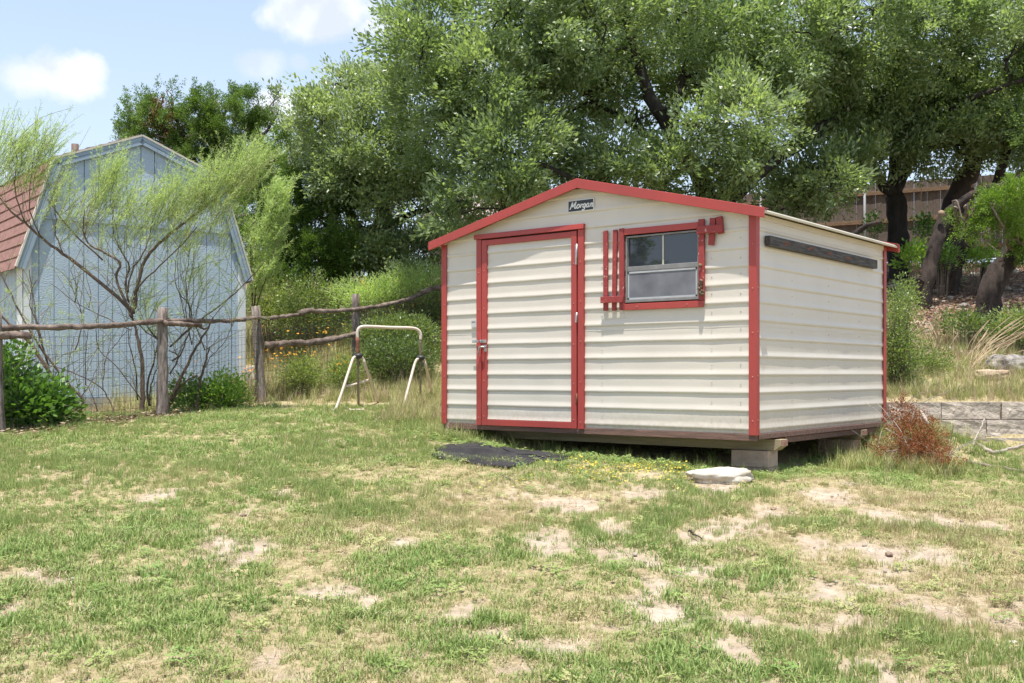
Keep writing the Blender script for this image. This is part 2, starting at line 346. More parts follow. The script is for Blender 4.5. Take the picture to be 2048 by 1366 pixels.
def gramp(src, stops):
    r = n.new('ShaderNodeValToRGB'); l.new(src, r.inputs[0]); e = r.color_ramp.elements
    e[0].position, e[0].color = stops[0][0], (*stops[0][1], 1); e[1].position, e[1].color = stops[-1][0], (*stops[-1][1], 1)
    for p, c in stops[1:-1]: q = e.new(p); q.color = (*c, 1)
    return r.outputs[0]
def gmix(f, a, c, mode='MIX'):
    m = n.new('ShaderNodeMixRGB'); m.blend_type = mode
    for i, v in enumerate((f, a, c)):
        if isinstance(v, (int, float)): m.inputs[i].default_value = v
        else: l.new(v, m.inputs[i])
    return m.outputs[0]
soil = gramp(gnoise(7, 10, .7), [(.28, (.25, .18, .13)), (.44, (.41, .325, .25)), (.58, (.51, .425, .34)), (.74, (.61, .54, .45))])
thatch = gramp(gnoise(30, 8, .75), [(.3, (.19, .165, .08)), (.5, (.37, .305, .17)), (.7, (.53, .44, .29))])
lit = gramp(gnoise(9, 10, .75), [(.34, (.10, .058, .038)), (.52, (.25, .16, .115)), (.68, (.46, .36, .29))])
ga = n.new('ShaderNodeAttribute'); ga.attribute_name = 'grassy'; gl = n.new('ShaderNodeAttribute'); gl.attribute_name = 'litter'
c = gmix(ga.outputs['Fac'], soil, thatch); c = gmix(gl.outputs['Fac'], c, lit); l.new(c, b.inputs['Base Color'])
bp = n.new('ShaderNodeBump'); bp.inputs['Strength'].default_value = .7; bp.inputs['Distance'].default_value = .03
l.new(gnoise(34, 9, .75), bp.inputs['Height']); l.new(bp.outputs[0], b.inputs['Normal'])
me.materials.append(gm); go = bpy.data.objects.new('ground', me); COL.objects.link(go); go['kind'] = 'structure'

# ------------------------------------------------------------------ leaf meshes
def unit(a): return a / (np.linalg.norm(a, axis=-1, keepdims=True) + 1e-9)
def leaf_arrays(pos, ax, nr, L, Wd):
    ax = unit(ax); sd = unit(np.cross(nr, ax)); L = np.asarray(L).reshape(-1, 1); Wd = np.asarray(Wd).reshape(-1, 1)
    nn = np.cross(ax, sd)
    m = pos + ax * L * .45 + nn * (L * .06)
    return np.stack([pos, m + sd * Wd * .5, pos + ax * L, m - sd * Wd * .5], 1)
def leaves_obj(name, quadsV, tint, mat, parent=None, off=(0, 0, 0), kind='stuff'):
    V = quadsV.reshape(-1, 3) - np.array(off); Q = np.arange(len(V)).reshape(-1, 4)
    me = bpy.data.meshes.new(name); fill(me, V, Q); me.materials.append(mat)
    a = me.attributes.new('tint', 'FLOAT', 'FACE'); a.data.foreach_set('value', np.clip(tint, 0, 1).astype(np.float32))
    o = bpy.data.objects.new(name, me); COL.objects.link(o)
    if parent is not None: o.parent = parent
    else: o.location = off
    if kind: o['kind'] = kind
    return o
def rvec(n): return unit(rng.normal(size=(n, 3)))
class Leaves:
    def __init__(s): s.q = []; s.t = []
    def cluster(s, c, r, n, L, Wd, out, flat=.75, tint=.5, tj=.25, upn=.7, twig=0):
        """a leafy twig end: n leaves round c, pointing along out"""
        if twig:
            o_ = np.asarray(out); t = rng.random(n) - .35; p = np.asarray(c) + o_ * (t * twig)[:, None] + rng.normal(size=(n, 3)) * r * np.array([1, 1, flat])
            nc = np.array([0, -.26, upn]) + o_ * .55 + rng.normal(size=3) * .4; nr = nc + rng.normal(size=(n, 3)) * .34
            d = o_ * .75 + unit(p - np.asarray(c)) * .45 + rng.normal(size=(n, 3)) * .42 + np.array([0, 0, .2])
        else:
            p = np.asarray(c) + rng.normal(size=(n, 3)) * r * np.array([1, 1, flat])
            d = unit(p - np.asarray(c)) * .8 + np.asarray(out) * .9 + rng.normal(size=(n, 3)) * .45 + np.array([0, 0, .15])
            nr = np.array([0, 0, upn]) + rng.normal(size=(n, 3)) * .55 + np.asarray(out) * .25
        s.q.append(leaf_arrays(p, d, nr, L * rng.uniform(.7, 1.25, n), Wd * rng.uniform(.7, 1.2, n)))
        s.t.append(tint + rng.normal(size=n) * tj)
    def brush(s, c, out, length, rad, n, L, Wd, tint=.5, tj=.2):
        """a conifer spray: n scales round a short axis"""
        out = unit(np.asarray(out)[None])[0]; t = rng.random(n) ** .8
        side = rng.normal(size=(n, 3)) * rad * (1.15 - .8 * t)[:, None]
        p = np.asarray(c) + out * (t * length)[:, None] + side
        d = out * .9 + unit(side) * .55 + rng.normal(size=(n, 3)) * .35
        s.q.append(leaf_arrays(p, d, rng.normal(size=(n, 3)) + np.array([0, -.2, .5]), L * rng.uniform(.6, 1.3, n), Wd * rng.uniform(.7, 1.3, n)))
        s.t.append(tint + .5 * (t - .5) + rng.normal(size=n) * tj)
    def spray(s, path, n, L, Wd, tint=.5, tj=.2, droop=0):
        """narrow leaves set along a twig path (k x 3)"""
        path = np.asarray(path, float); k = len(path); t = rng.random(n) * (k - 1); i = np.minimum(t.astype(int), k - 2); f = (t - i)[:, None]
        p = path[i] * (1 - f) + path[i + 1] * f; tan = unit(path[i + 1] - path[i])
        d = tan * .75 + rvec(n) * .7 - np.array([0, 0, droop])
        s.q.append(leaf_arrays(p, d, rvec(n) + np.array([0, 0, .4]), L * rng.uniform(.6, 1.3, n), Wd * rng.uniform(.8, 1.2, n)))
        s.t.append(tint + rng.normal(size=n) * tj)
    def build(s, name, mat, parent=None, off=(0, 0, 0), kind='stuff'):
        return leaves_obj(name, np.concatenate(s.q), np.concatenate(s.t), mat, parent, off, kind)

# ------------------------------------------------------------------ storage shed
SH_L = Vector((-.72, 11.44, .985)); SH_A = math.atan2(-.6243, .7812); FL, SD = 3.59, 3.13
shed = thing('storage_shed', 'cream ribbed metal garden shed with red trim standing on wooden skids', 'shed', SH_L, SH_A)
RIDGE_U, SLOPE = 1.795, .240
def roof_under(u): return 2.335 - SLOPE * abs(u - RIDGE_U)          # underside of the roof sheet, local z
def rib_profile(z0, z1):
    pts = []
    zs = [.045 + .157 * k for k in range(-1, 17)]
    cand = [(z0, 0)]
    for z in zs:
        for dz, o in ((-.024, 0), (-.013, .0078), (-.004, .0096), (.006, .0080), (.028, .002), (.052, 0), (.080, .0015), (.105, .0)):
            if z0 < z + dz < z1: cand.append((z + dz, o))
    cand.append((z1, 0)); cand.sort(); return cand
def dent(u, z):
    pin = .0020 * (math.exp(-((u - 2.02) / .11) ** 2) + math.exp(-((u - 3.18) / .11) ** 2) + .7 * math.exp(-((u - 1.2) / .14) ** 2)) * (.5 + mnoise.noise(Vector((u * .2, z * 4, 5))))
    return -pin + .0017 * (mnoise.noise(Vector((u * 1.1, z * 9, 3.1))) + .7 * mnoise.noise(Vector((u * 2.6, z * 13, 8))))
def sheet(name, z0, z1, uf, place, parent, lap=.0, step=.09, split=False):
    prof = rib_profile(z0, z1); mb = MB(); rows = []
    for (z, o) in prof:
        a, b2 = uf(z); 
        if b2 - a < .004: rows.append(None); continue
        k = max(2, int((uf(z0)[1] - uf(z0)[0]) / step))
        rows.append([place(a + (b2 - a) * i / k, z, o + lap + (dent(a + (b2 - a) * i / k, z) if o < .006 and z0 < z < z1 else 0)) for i in range(k + 1)])
    for r0, r1 in zip(rows, rows[1:]):
        if r0 is None or r1 is None: continue
        k = min(len(r0), len(r1)) - 1
        mb.add(r0[:k + 1] + r1[:k + 1], [(i, i + 1, k + 2 + i, k + 1 + i) for i in range(k)], True)
    return mb
def join(parts, name, mat, parent):
    mb = MB()
    for p in parts: mb.add(p.v, p.f, True)
    o = mb.build(name, mat, parent)
    bm = bmesh.new(); bm.from_mesh(o.data); bmesh.ops.remove_doubles(bm, verts=bm.verts, dist=1e-5)
    for e in bm.edges:
        if len(e.link_faces) == 2 and e.calc_face_angle(0) > .45: e.smooth = False
    bm.to_mesh(o.data); bm.free(); return o
fr = lambda u, z, o: (u, -o, z)
UD0, UD1, WZ0, WZ1, WU0, WU1 = .50, 1.80, 1.165, 1.81, 2.28, 3.09
def lim(z, a, b):
    h = (2.325 - z) / SLOPE; return max(a, RIDGE_U - h), min(b, RIDGE_U + h)
def front(z0, z1, lap):
    ps = []; B = [(UD1, WU0), (WU1, 3.57)]
    if z1 < 1.9: join([sheet('s', z0, z1, lambda z: lim(z, .02, UD0), fr, shed, lap)], 'front_wall_sheet', M['cream'], shed)
    else: B.append((.02, UD0))
    for a, b2 in B: ps.append(sheet('s', z0, z1, lambda z, a=a, b2=b2: lim(z, a, b2), fr, shed, lap))
    if z1 > 1.915: ps.append(sheet('s', max(z0, 1.915), z1, lambda z: lim(z, UD0, UD1), fr, shed, lap))
    if z0 < WZ0: ps.append(sheet('s', z0, min(z1, WZ0), lambda z: lim(z, WU0, WU1), fr, shed, lap))
    if z1 > WZ1: ps.append(sheet('s', max(z0, WZ1), z1, lambda z: lim(z, WU0, WU1), fr, shed, lap))
    return ps
for z0, z1, lap in ((0, .93, 0), (.925, 1.79, .0025), (1.785, 2.30, .005)):
    join(front(z0, z1, lap), 'front_wall_sheet', M['cream'], shed)
sdp = lambda v, z, o: (FL + o, v, z)
for z0, z1, lap in ((0, .93, 0), (.925, 1.79, .0025), (1.785, 1.90, .005)):
    join([sheet('s', z0, z1, lambda z: (.02, SD - .02), sdp, shed, lap)], 'side_wall_sheet', M['cream'], shed)
ldp = lambda v, z, o: (-o, SD - v, z); bkp = lambda u, z, o: (FL - u, SD + o, z)
join([sheet('s', 0, 1.90, lambda z: (.02, SD - .02), ldp, shed)], 'side_wall_sheet', M['cream'], shed)
join([sheet('s', 0, 2.30, lambda z: lim(z, .02, 3.57), bkp, shed)], 'back_wall_sheet', M['cream'], shed)
# screws
sc = MB()
def screw(mb, x, y, z, nx, ny, r=.006):
    mb.add([(x + nx * .006, y + ny * .006, z)] + [(x - ny * r * math.cos(t), y + nx * r * math.cos(t), z + r * math.sin(t)) for t in [k * math.pi / 3 for k in range(6)]],
           [(0, 1 + k, 1 + (k + 1) % 6) for k in range(6)])
for k in range(12):
    for u in (2.02, 3.18, 3.46): screw(sc, u, -.004, .12 + .157 * k + random.uniform(-.01, .01), 0, -1)
    for v in (.75, 1.6, 2.4): screw(sc, FL + .004, v, .12 + .157 * k + random.uniform(-.01, .01), 1, 0)
for u in np.arange(.1, 3.5, .3): screw(sc, u, -.003, .014, 0, -1)
for v in np.arange(.1, 3.1, .3): screw(sc, FL + .003, v, .014, 1, 0)
o = sc.build('screw_heads', M['steel'], shed); o['kind'] = 'stuff'
ts = MB()
for z in (.06, .44, .82, 1.2, 1.58):
    for u in (.505, .581, 1.712, 1.792): screw(ts, u, -.0375 if u not in (.505,) else -.0335, z + random.uniform(-.02, .02), 0, -1, .0065)
    for u in (.02, FL - .008): screw(ts, u, -.0255, z + .05, 0, -1, .0065)
    screw(ts, FL + .0255, .006, z + .06, 1, 0, .0065)
for u in (2.43, 2.95): screw(ts, u, -.0375, 1.138, 0, -1, .0065)
o = ts.build('trim_screws', M['trimscrew'], shed); o['kind'] = 'stuff'
# floor, rims, skids
MB().box(.02, FL - .02, .02, SD - .02, -.05, -.004).build('floor_deck', M['plank'], shed)
for y0, y1 in ((-.012, .04), (SD - .04, SD + .012)): MB().box(-.01, FL + .012, y0, y1, -.062, -.003).build('rim_board', M['plank'], shed, bevel=.004)
MB().box(FL - .03, FL + .022, .041, SD - .041, -.050, -.003).build('rim_board', M['plank'], shed, bevel=.004)
MB().box(FL - .05, FL + .008, .60, SD - .05, -.105, -.053).build('rim_board', M['plank'], shed, bevel=.004)
MB().box(-.02, .03, .041, SD - .041, -.062, -.003).build('rim_board', M['plank'], shed, bevel=.004)
for y0, nm in ((.36, 'skid_beam'), (2.42, 'skid_beam')):
    e = FL + (.075 if y0 < 1 else .03)
    sk = MB().prism([(.1, y0, -.064), (e, y0, -.064), (e, y0, -.12), (e - .06, y0, -.165), (.1, y0, -.165)], (0, .14, 0)).build(nm, M['skid'], shed, bevel=.004)
    MB().box(e + .001, e + .004, y0 + .006, y0 + .134, -.12, -.068).build('end_grain', M['skidend'], sk)
# corner posts (L-section)
def lpost(u, v, du, dv, z1):
    a, t = .070, .024
    p = [(u, v), (u + du * a, v), (u + du * a, v + dv * .012), (u + du * .012, v + dv * .012), (u + du * .012, v + dv * a), (u, v + dv * a)]
    return MB().prism([(x, y, -.012) for x, y in p], (0, 0, z1 + .012)).build('corner_trim', M['red'], shed, bevel=.002)
c1 = lpost(FL + .024, -.024, -1, 1, 1.89); lpost(-.024, -.024, 1, 1, 1.89); lpost(FL + .024, SD + .024, -1, -1, 1.89); lpost(-.024, SD + .024, 1, -1, 1.89)
# roof
def roof_sheet(sgn):
    mb = MB(); v0, v1 = -.088, SD + .088; nstep = 5
    ue = RIDGE_U + sgn * 1.905
    n = 30; vsx = []
    for i in range(n * nstep + 1):
        v = v0 + (v1 - v0) * i / (n * nstep); h = (.0, .0, .007, .007, .0)[i % nstep]
        vsx.append((v, h))
    top = [(RIDGE_U, v, 2.357 + h) for v, h in vsx] + [(ue, v, 2.357 - SLOPE * 1.905 + h) for v, h in vsx]
    k = len(vsx); mb.add(top, [(i, i + 1, k + i + 1, k + i) for i in range(k - 1)])
    bot = [(x, y, z - .012) for x, y, z in top]; mb.add(bot, [(i, k + i, k + i + 1, i + 1) for i in range(k - 1)])
    mb.add([top[k + i] for i in range(k)] + [bot[k + i] for i in range(k)], [(i, i + 1, k + i + 1, k + i) for i in range(k - 1)])
    return mb.build('roof_sheet', M['roofmetal'], shed)
for s in (1, -1):
    roof_sheet(s); ue = RIDGE_U + s * 1.906; ze = 2.357 - SLOPE * 1.905
    MB().prism([(ue - s * .02, -.086, ze + .013), (ue + s * .006, -.086, ze + .010), (ue + s * .010, -.086, ze), (ue + s * .006, -.086, ze - .016), (ue - s * .004, -.086, ze - .016)], (0, SD + .172, 0)).build('eave_edge', M['roofmetal'], shed)
mb = MB(); mb.prism([(RIDGE_U - .13, -.087, 2.345), (RIDGE_U, -.087, 2.383), (RIDGE_U + .13, -.087, 2.345), (RIDGE_U, -.087, 2.375)], (0, SD + .174, 0)); mb.build('ridge_cap', M['roofmetal'], shed)
for v in (-.112, SD + .088):
    for s in (1, -1):
        ue = RIDGE_U + s * 1.93; ze = 2.385 - SLOPE * 1.93
        MB().prism([(RIDGE_U, v, 2.385), (RIDGE_U, v, 2.292), (ue, v, ze - .088), (ue, v, ze)], (0, .024, 0)).build('rake_fascia', M['red'], shed, bevel=.003)
        mb = MB(); mb.prism([(RIDGE_U, v + .024, 2.385), (RIDGE_U, v + .024, 2.378), (ue, v + .024, ze - .007), (ue, v + .024, ze)], (0, .07 if v < 0 else -.09, 0)); mb.build('rake_flange', M['red'], shed)
# eave trim under the side eaves
for u0, u1 in ((FL + .002, FL + .018), (-.018, -.002)):
    MB().box(u0, u1, .05, SD - .05, 1.852, 1.898).build('eave_trim', M['cream'], shed)
# door
door = thing('door', None, None, (0, 0, 0)); door.parent = shed
def sub(mb, name, mat, parent=door, bevel=.002): return mb.build(name, mat, parent, bevel=bevel)
mb = sheet('s', .05, 1.845, lambda z: (.612, 1.683), fr, shed, .012); join([mb], 'panel', M['cream'], door)
sub(MB().box(.548, .614, -.036, -.006, -.012, 1.895), 'stile', M['red']); sub(MB().box(1.681, 1.744, -.036, -.006, -.012, 1.895), 'stile', M['red'])
sub(MB().box(.615, 1.680, -.035, -.006, 1.838, 1.893), 'rail', M['red']); sub(MB().box(.615, 1.680, -.035, -.006, -.012, .046), 'rail', M['red'])
def strip(pts, w, d, mat, name, parent):
    mb = MB()
    for a, b2 in zip(pts, pts[1:]):
        mb.add([(a[0] - w, -.032 - a[2], a[1]), (a[0] + w, -.032 - a[2], a[1]), (b2[0] + w, -.032 - b2[2], b2[1]), (b2[0] - w, -.032 - b2[2], b2[1])], [(0, 1, 2, 3)])
        mb.add([(a[0] + w, -.032 - a[2], a[1]), (a[0] + w, -.002, a[1]), (b2[0] + w, -.002, b2[1]), (b2[0] + w, -.032 - b2[2], b2[1])], [(0, 1, 2, 3)])
        mb.add([(a[0] - w, -.032 - a[2], a[1]), (a[0] - w, -.002, a[1]), (b2[0] - w, -.002, b2[1]), (b2[0] - w, -.032 - b2[2], b2[1])], [(0, 3, 2, 1)])
    return mb.build(name, mat, parent)
strip([(.505, -.012, 0), (.507, .25, 0), (.516, .45, .012), (.523, .62, .022), (.518, .78, .012), (.507, .95, 0), (.505, 1.3, 0), (.505, 1.905, 0)], .032, .03, M['red'], 'door_jamb', shed)
MB().box(1.760, 1.824, -.034, -.002, -.014, 1.905).build('door_jamb', M['red'], shed, bevel=.002)
MB().prism([(.452, -.050, 1.908), (1.832, -.050, 1.908), (1.832, -.046, 1.958), (.452, -.046, 1.958)], (0, .046, 0)).build('door_header', M['red'], shed, bevel=.003)
MB().box(.53, 1.76, -.004, .03, -.01, 1.907).build('door_gap_shade', M['darkgap'], shed)  # dark slab behind the door, gap shade painted by its colour
for z0, z1, m in ((1.566, 1.768, M['steel']), (1.007, 1.108, M['steel']), (.226, .327, M['rust'])):
    h = MB().tube([(1.752, -.040, z0), (1.752, -.040, z1)], .006, 8).build('hinge', m, door)
    MB().box(1.731, 1.750, -.0385, -.0365, z0 + .004, z1 - .004).build('hinge_leaf', m, h)
hs = MB().box(.438, .525, -.062, -.056, .838, .866).build('hasp', M['steel'], shed, bevel=.003)
MB().box(.535, .615, -.052, -.0365, .836, .868).build('staple_plate', M['steel'], hs, bevel=.003)
MB().tube([(.562, -.053, .860), (.562, -.075, .860), (.562, -.075, .844), (.562, -.053, .844)], .004, 6).build('staple', M['steel'], hs)
hd = MB().tube([(.606, -.036, .792), (.606, -.075, .792), (.570, -.078, .795), (.549, -.078, .787), (.541, -.078, .74), (.536, -.078, .695)], [.012, .011, .011, .009, .008, .006], 8).build('door_handle', M['steel'], door)
MB().box(.585, .617, -.042, -.0365, .745, .815).build('escutcheon', M['steel'], hd, bevel=.003)
lb = MB().box(.397, .463, -.024, -.0225, 1.000, 1.072).build('paper_label', M['label'], shed)
tb = MB()
for k, (a, w) in enumerate(((.405, .008), (.416, .010), (.429, .008), (.440, .010))): tb.box(a, a + w, -.0252, -.0242, 1.050, 1.062)
tb.build('label_print', M['wire'], lb)
# window
win = thing('window', None, None); win.parent = shed
fz0, fz1, f0, f1 = 1.178, 1.797, 2.296, 3.066
for nm, args in (('frame', (f0, f1, -.030, .03, fz0, fz0 + .026)), ('frame', (f0, f1, -.022, .03, fz1 - .016, fz1)), ('frame', (f0, f0 + .018, -.026, .03, fz0 + .027, fz1 - .017)), ('frame', (f1 - .018, f1, -.026, .03, fz0 + .027, fz1 - .017)),
                 ('meeting_rail', (f0 + .019, f1 - .019, -.022, .02, 1.468, 1.512))):
    MB().box(*args).build(nm, M['frame'], win, bevel=.003)
MB().box(f0 + .019, f1 - .019, .004, .010, 1.513, fz1 - .017).build('pane', M['glass'], win)
MB().box(f0 + .019, f1 - .019, .008, .014, fz0 + .027, 1.467).build('pane', M['glass'], win)
MB().box(2.678, 2.694, -.004, .003, 1.513, fz1 - .017).build('muntin', M['flash'], win)
MB().box(2.692, 2.703, .000, .007, fz0 + .030, 1.464).build('muntin', M['flash'], win)
sf = MB()
for a in ((f0 + .022, f1 - .022, 1.448, 1.466), (f0 + .022, f1 - .022, fz0 + .028, fz0 + .044)): sf.box(a[0], a[1], -.020, -.012, a[2], a[3])
for a in ((f0 + .022, f0 + .036), (f1 - .036, f1 - .022)): sf.box(a[0], a[1], -.020, -.012, fz0 + .045, 1.447)
sfo = sf.build('screen_frame', M['alum'], win)
MB().box(f0 + .036, f1 - .036, -.016, -.014, fz0 + .044, 1.448).build('screen_mesh', M['screen'], sfo)
for x in (f0 + .022, f1 - .036):
    for z in (1.448, fz0 + .028): MB().box(x, x + .014, -.0235, -.0205, z, z + .016).build('corner_clip', M['clamp'], sfo)
# window trim boards and broken shutters, all hand cut
def board(p0, p1, w, d0, d1, name='trim_board', mat='redwood', parent=shed):
    a = Vector((p0[0], 0, p0[1])); b2 = Vector((p1[0], 0, p1[1])); t = (b2 - a).normalized(); s = Vector((t.z, 0, -t.x)) * w / 2
    mb = MB(); mb.prism([a - s + Vector((0, -d1, 0)), b2 - s + Vector((0, -d1, 0)), b2 + s + Vector((0, -d1, 0)), a + s + Vector((0, -d1, 0))], (0, d1 - d0, 0))
    return mb.build(name, M[mat], parent, bevel=.003)
board((2.288, 1.838), (3.062, 1.834), .058, .018, .040, mat='red'); board((2.288, 1.138), (3.115, 1.137), .058, .018, .036, mat='red')
rt = board((3.096, 1.168), (3.094, 1.886), .056, .018, .043)
shl = thing('shutter', None, None); shl.parent = shed
board((2.078, 1.112), (2.076, 1.868), .048, .018, .038, 'slat', parent=shl); board((2.172, 1.110), (2.185, 1.868), .046, .018, .038, 'slat', parent=shl)
board((2.262, 1.112), (2.258, 1.874), .052, .018, .042, 'slat', parent=shl); board((2.038, 1.214), (2.288, 1.212), .060, .044, .062, 'cross_slat', parent=shl)
shr = thing('shutter', None, None); shr.parent = shed
board((3.188, 1.650), (3.206, 1.886), .056, .018, .038, 'slat', parent=shr); board((3.286, 1.742), (3.268, 1.892), .056, .020, .044, 'slat', parent=shr)
board((3.062, 1.790), (3.312, 1.782), .070, .046, .066, 'cross_slat', parent=shr)
nb = MB()
for k in range(9):
    z = 1.215 + .015 * k + random.uniform(-.01, .01); x = 3.100 + random.uniform(-.018, .018)
    nb.tube([(x - .012, -.050, z), (x, -.060, z + .004), (x + .014, -.048, z)], [.012, .018, .011], 7, bump=.5, seed=k)
nb.build('wasp_nest', M['nest'], shed)
MB().tube([(3.078, -.046, 1.482), (3.095, -.05, 1.476), (3.105, -.046, 1.468)], [.012, .016, .009], 7, bump=.4).build('wasp_nest', M['nest'], shed)
MB().box(2.047, 2.282, -.0030, -.0015, .992, 1.098).build('bare_patch', M['patch'], shed)
# sign with script lettering
sg = thing('sign', None, None, (1.634, -.022, 2.080)); sg.parent = shed
SW, SHh = .304, .114
MB().box(0, SW, 0, .012, 0, SHh).build('plate', M['white'], sg, bevel=.003)
MB().box(.007, SW - .007, -.0015, -.0002, .007, SHh - .007).build('field', M['black'], sg)
def stroke(mb, pts, w, x0, y0, s):
    P = smooth_path([Vector((x0 + (p[0] + .28 * p[1]) * s, 0, y0 + p[1] * s)) for p in pts], 5)
    top = []
    for i, p in enumerate(P):
        t = (P[min(i + 1, len(P) - 1)] - P[max(i - 1, 0)]).normalized(); nrm = Vector((t.z, 0, -t.x))
        ww = w * (1.0 + .25 * abs(t.z))
        top += [p + nrm * ww / 2 + Vector((0, -.004, 0)), p - nrm * ww / 2 + Vector((0, -.004, 0))]
    mb.add(top, [(2 * i, 2 * i + 1, 2 * i + 3, 2 * i + 2) for i in range(len(P) - 1)])
    mb.add([v + Vector((0, .002, 0)) for v in top], [(2 * i, 2 * i + 2, 2 * i + 3, 2 * i + 1) for i in range(len(P) - 1)])
o_ring = [(.52, .46), (.30, .58), (.08, .40), (.06, .14), (.26, -.02), (.50, .12), (.54, .36), (.44, .52)]
GL = [([[(-.08, .02), (.02, -.02), (.10, .4), (.18, 1.02)], [(.18, 1.02), (.32, .5), (.42, .22)], [(.42, .22), (.62, .6), (.86, 1.04)], [(.86, 1.04), (.82, .5), (.84, .08), (.98, 0), (1.10, .10)]], 1.16),
      ([o_ring], .66), ([[(.06, .50), (.14, .54), (.14, .2), (.12, 0)], [(.14, .30), (.30, .52), (.46, .50)]], .50),
      ([[(.50, .50), (.28, .58), (.08, .38), (.10, .10), (.28, .02), (.44, .2), (.52, .54)], [(.52, .54), (.50, .1), (.44, -.30), (.22, -.42), (.04, -.26)]], .66),
      ([[(.50, .50), (.28, .58), (.08, .38), (.10, .10), (.28, .00), (.44, .2), (.52, .54)], [(.52, .54), (.48, .12), (.58, 0), (.68, .10)]], .70),
      ([[(.06, .52), (.13, .5), (.12, .2), (.10, 0)], [(.12, .28), (.28, .54), (.44, .50), (.46, .2), (.52, 0), (.64, .10)]], .60)]
cx = .030; sca = .061
for st, adv in GL:
    lt = MB()
    for q in st: stroke(lt, q, .0095, cx, .034, sca)
    lt.build('letter', M['white'], sg); cx += adv * sca
# board bolted to the side wall
tm = thing('side_beam', None, None); tm.parent = shed
MB().box(FL + .012, FL + .062, .172, 2.775, 1.628, 1.718).build('timber', M['greywood'], tm, bevel=.004)
bl = MB()
for v in (.42, .95, 1.45, 1.9):
    for k in range(3):
        a = v + random.uniform(-.03, .05); z = 1.668 + random.uniform(-.012, .02)
        bl.prism([(FL + .0625, a, z), (FL + .0625, a + .10, z + .006), (FL + .067, a + .11, z + .010), (FL + .0625, a + .03, z + .012)], (.002, .01, .003))
bl.build('splinters', M['rust'], tm)['kind'] = 'stuff'

# blocks the shed stands on
def blocks(u, v, w, d, h, label, rz=0.0):
    p = Matrix.Translation(SH_L) @ Matrix.Rotation(SH_A, 4, 'Z') @ Vector((u, v, -.167 - h))
    t = thing('concrete_block', label, 'block', p, SH_A + rz, 'blocks under the shed')
    MB().box(-w / 2, w / 2, -d / 2, d / 2, 0, h * .49).build('lower_block', M['block'], t, bevel=.006); MB().box(-w / 2 + .004, w / 2 - .006, -d / 2 + .003, d / 2 - .004, h * .5, h).build('upper_block', M['block'], t, bevel=.006)
blocks(3.38, .43, .36, .24, .30, 'pale concrete block stack under the front corner of the cream shed', .06)
blocks(.45, .43, .4, .2, .14, 'low concrete block in shadow under the door end of the shed')
blocks(3.35, 2.49, .4, .2, .22, 'concrete block in deep shade under the rear of the cream shed')

# ------------------------------------------------------------------ blue gambrel barn
BA = math.atan2(.623, .782); BL = Vector((-6.84, 15.0, 1.10)); BW, BD = 3.29, 4.2
barn = thing('barn_shed', 'pale blue gambrel roofed wooden barn shed behind the rail fence', 'barn', BL, BA)
EZ, BZ, PZ = 2.13, 3.43, 3.92                           # eave, break and peak above its floor
def barn_top(u):
    u = min(u, BW - u)
    return EZ + (BZ - EZ) * u / .42 if u < .42 else BZ + (PZ - BZ) * (u - .42) / (BW / 2 - .42)
ns = 16
for i in range(ns):
    a, b2 = BW * i / ns + .005, BW * (i + 1) / ns - .005
    def cut(a, b2, z0, y, th, top=True, zc=None):
        us = sorted({a, b2} | {x for x in (.42, BW / 2, BW - .42) if a < x < b2})
        tops = [(u, y, (barn_top(u) - .03) if zc is None else min(zc, barn_top(u) - .03)) for u in us]
        return MB().prism([(b2, y, z0), (a, y, z0)] + tops, (0, th, 0)) if min(t[2] for t in tops) > z0 else None
    mb = cut(a, b2, .06, 0, .016, zc=2.62)
    if mb: mb.build('siding_board', M['blue'], barn, bevel=.002)
    mb = cut(a, b2, 2.66, -.016, .016)
    if mb: mb.build('siding_board', M['blue'], barn, bevel=.002)
def zedge(z):
    return (z - EZ) / (BZ - EZ) * .42
MB().prism([(zedge(2.61) + .02, -.030, 2.60), (BW - zedge(2.61) - .02, -.030, 2.60), (BW - zedge(2.66) - .02, -.030, 2.665), (zedge(2.66) + .02, -.030, 2.665)], (0, .03, 0)).build('drip_ledge', M['bluetrim'], barn)
cutb = MB().box(.01, BW - .01, .017, .04, .02, EZ - .02); cutb.prism([(.02, .017, EZ - .02), (.44, .017, BZ - .05), (BW / 2, .017, PZ - .05), (BW - .44, .017, BZ - .05), (BW - .02, .017, EZ - .02)][::-1], (0, .02, 0)); cutb.build('sheathing', M['bluetrim'], barn)
# side and back walls
for i in range(20):
    a, b2 = BD * i / 20 + .006, BD * (i + 1) / 20 - .006
    MB().box(0, .016, a, b2, .06, EZ + .02).build('siding_board', M['blue'], barn)
MB().box(BW - .016, BW, .04, BD, .06, EZ + .02).build('side_wall', M['blue'], barn)
MB().prism([(0, BD, .05), (BW, BD, .05), (BW, BD, EZ), (BW - .42, BD, BZ - .03), (BW / 2, BD, PZ - .03), (.42, BD, BZ - .03), (0, BD, EZ)], (0, .02, 0)).build('back_wall', M['blue'], barn)
# corner trims, skirt, sill
for a, b2 in ((-.022, .10), (BW - .10, BW + .022)): MB().box(a, b2, -.024, -.001, .05, EZ - .01).build('corner_trim', M['paletrim'], barn, bevel=.003)
MB().box(-.024, -.001, -.024, .26, .05, EZ - .01).build('corner_trim', M['paletrim'], barn, bevel=.003)
MB().box(-.03, BW + .03, -.03, -.002, -.06, .052).build('skirt_board', M['greyskirt'], barn); MB().box(-.03, BW + .03, -.04, .08, -.20, -.062).build('sill_timber', M['barnwood'], barn)
MB().box(-.03, .06, .081, BD, -.25, -.05).build('sill_timber', M['barnwood'], barn); MB().box(BW - .06, BW + .03, .081, BD, -.25, -.05).build('sill_timber', M['barnwood'], barn)
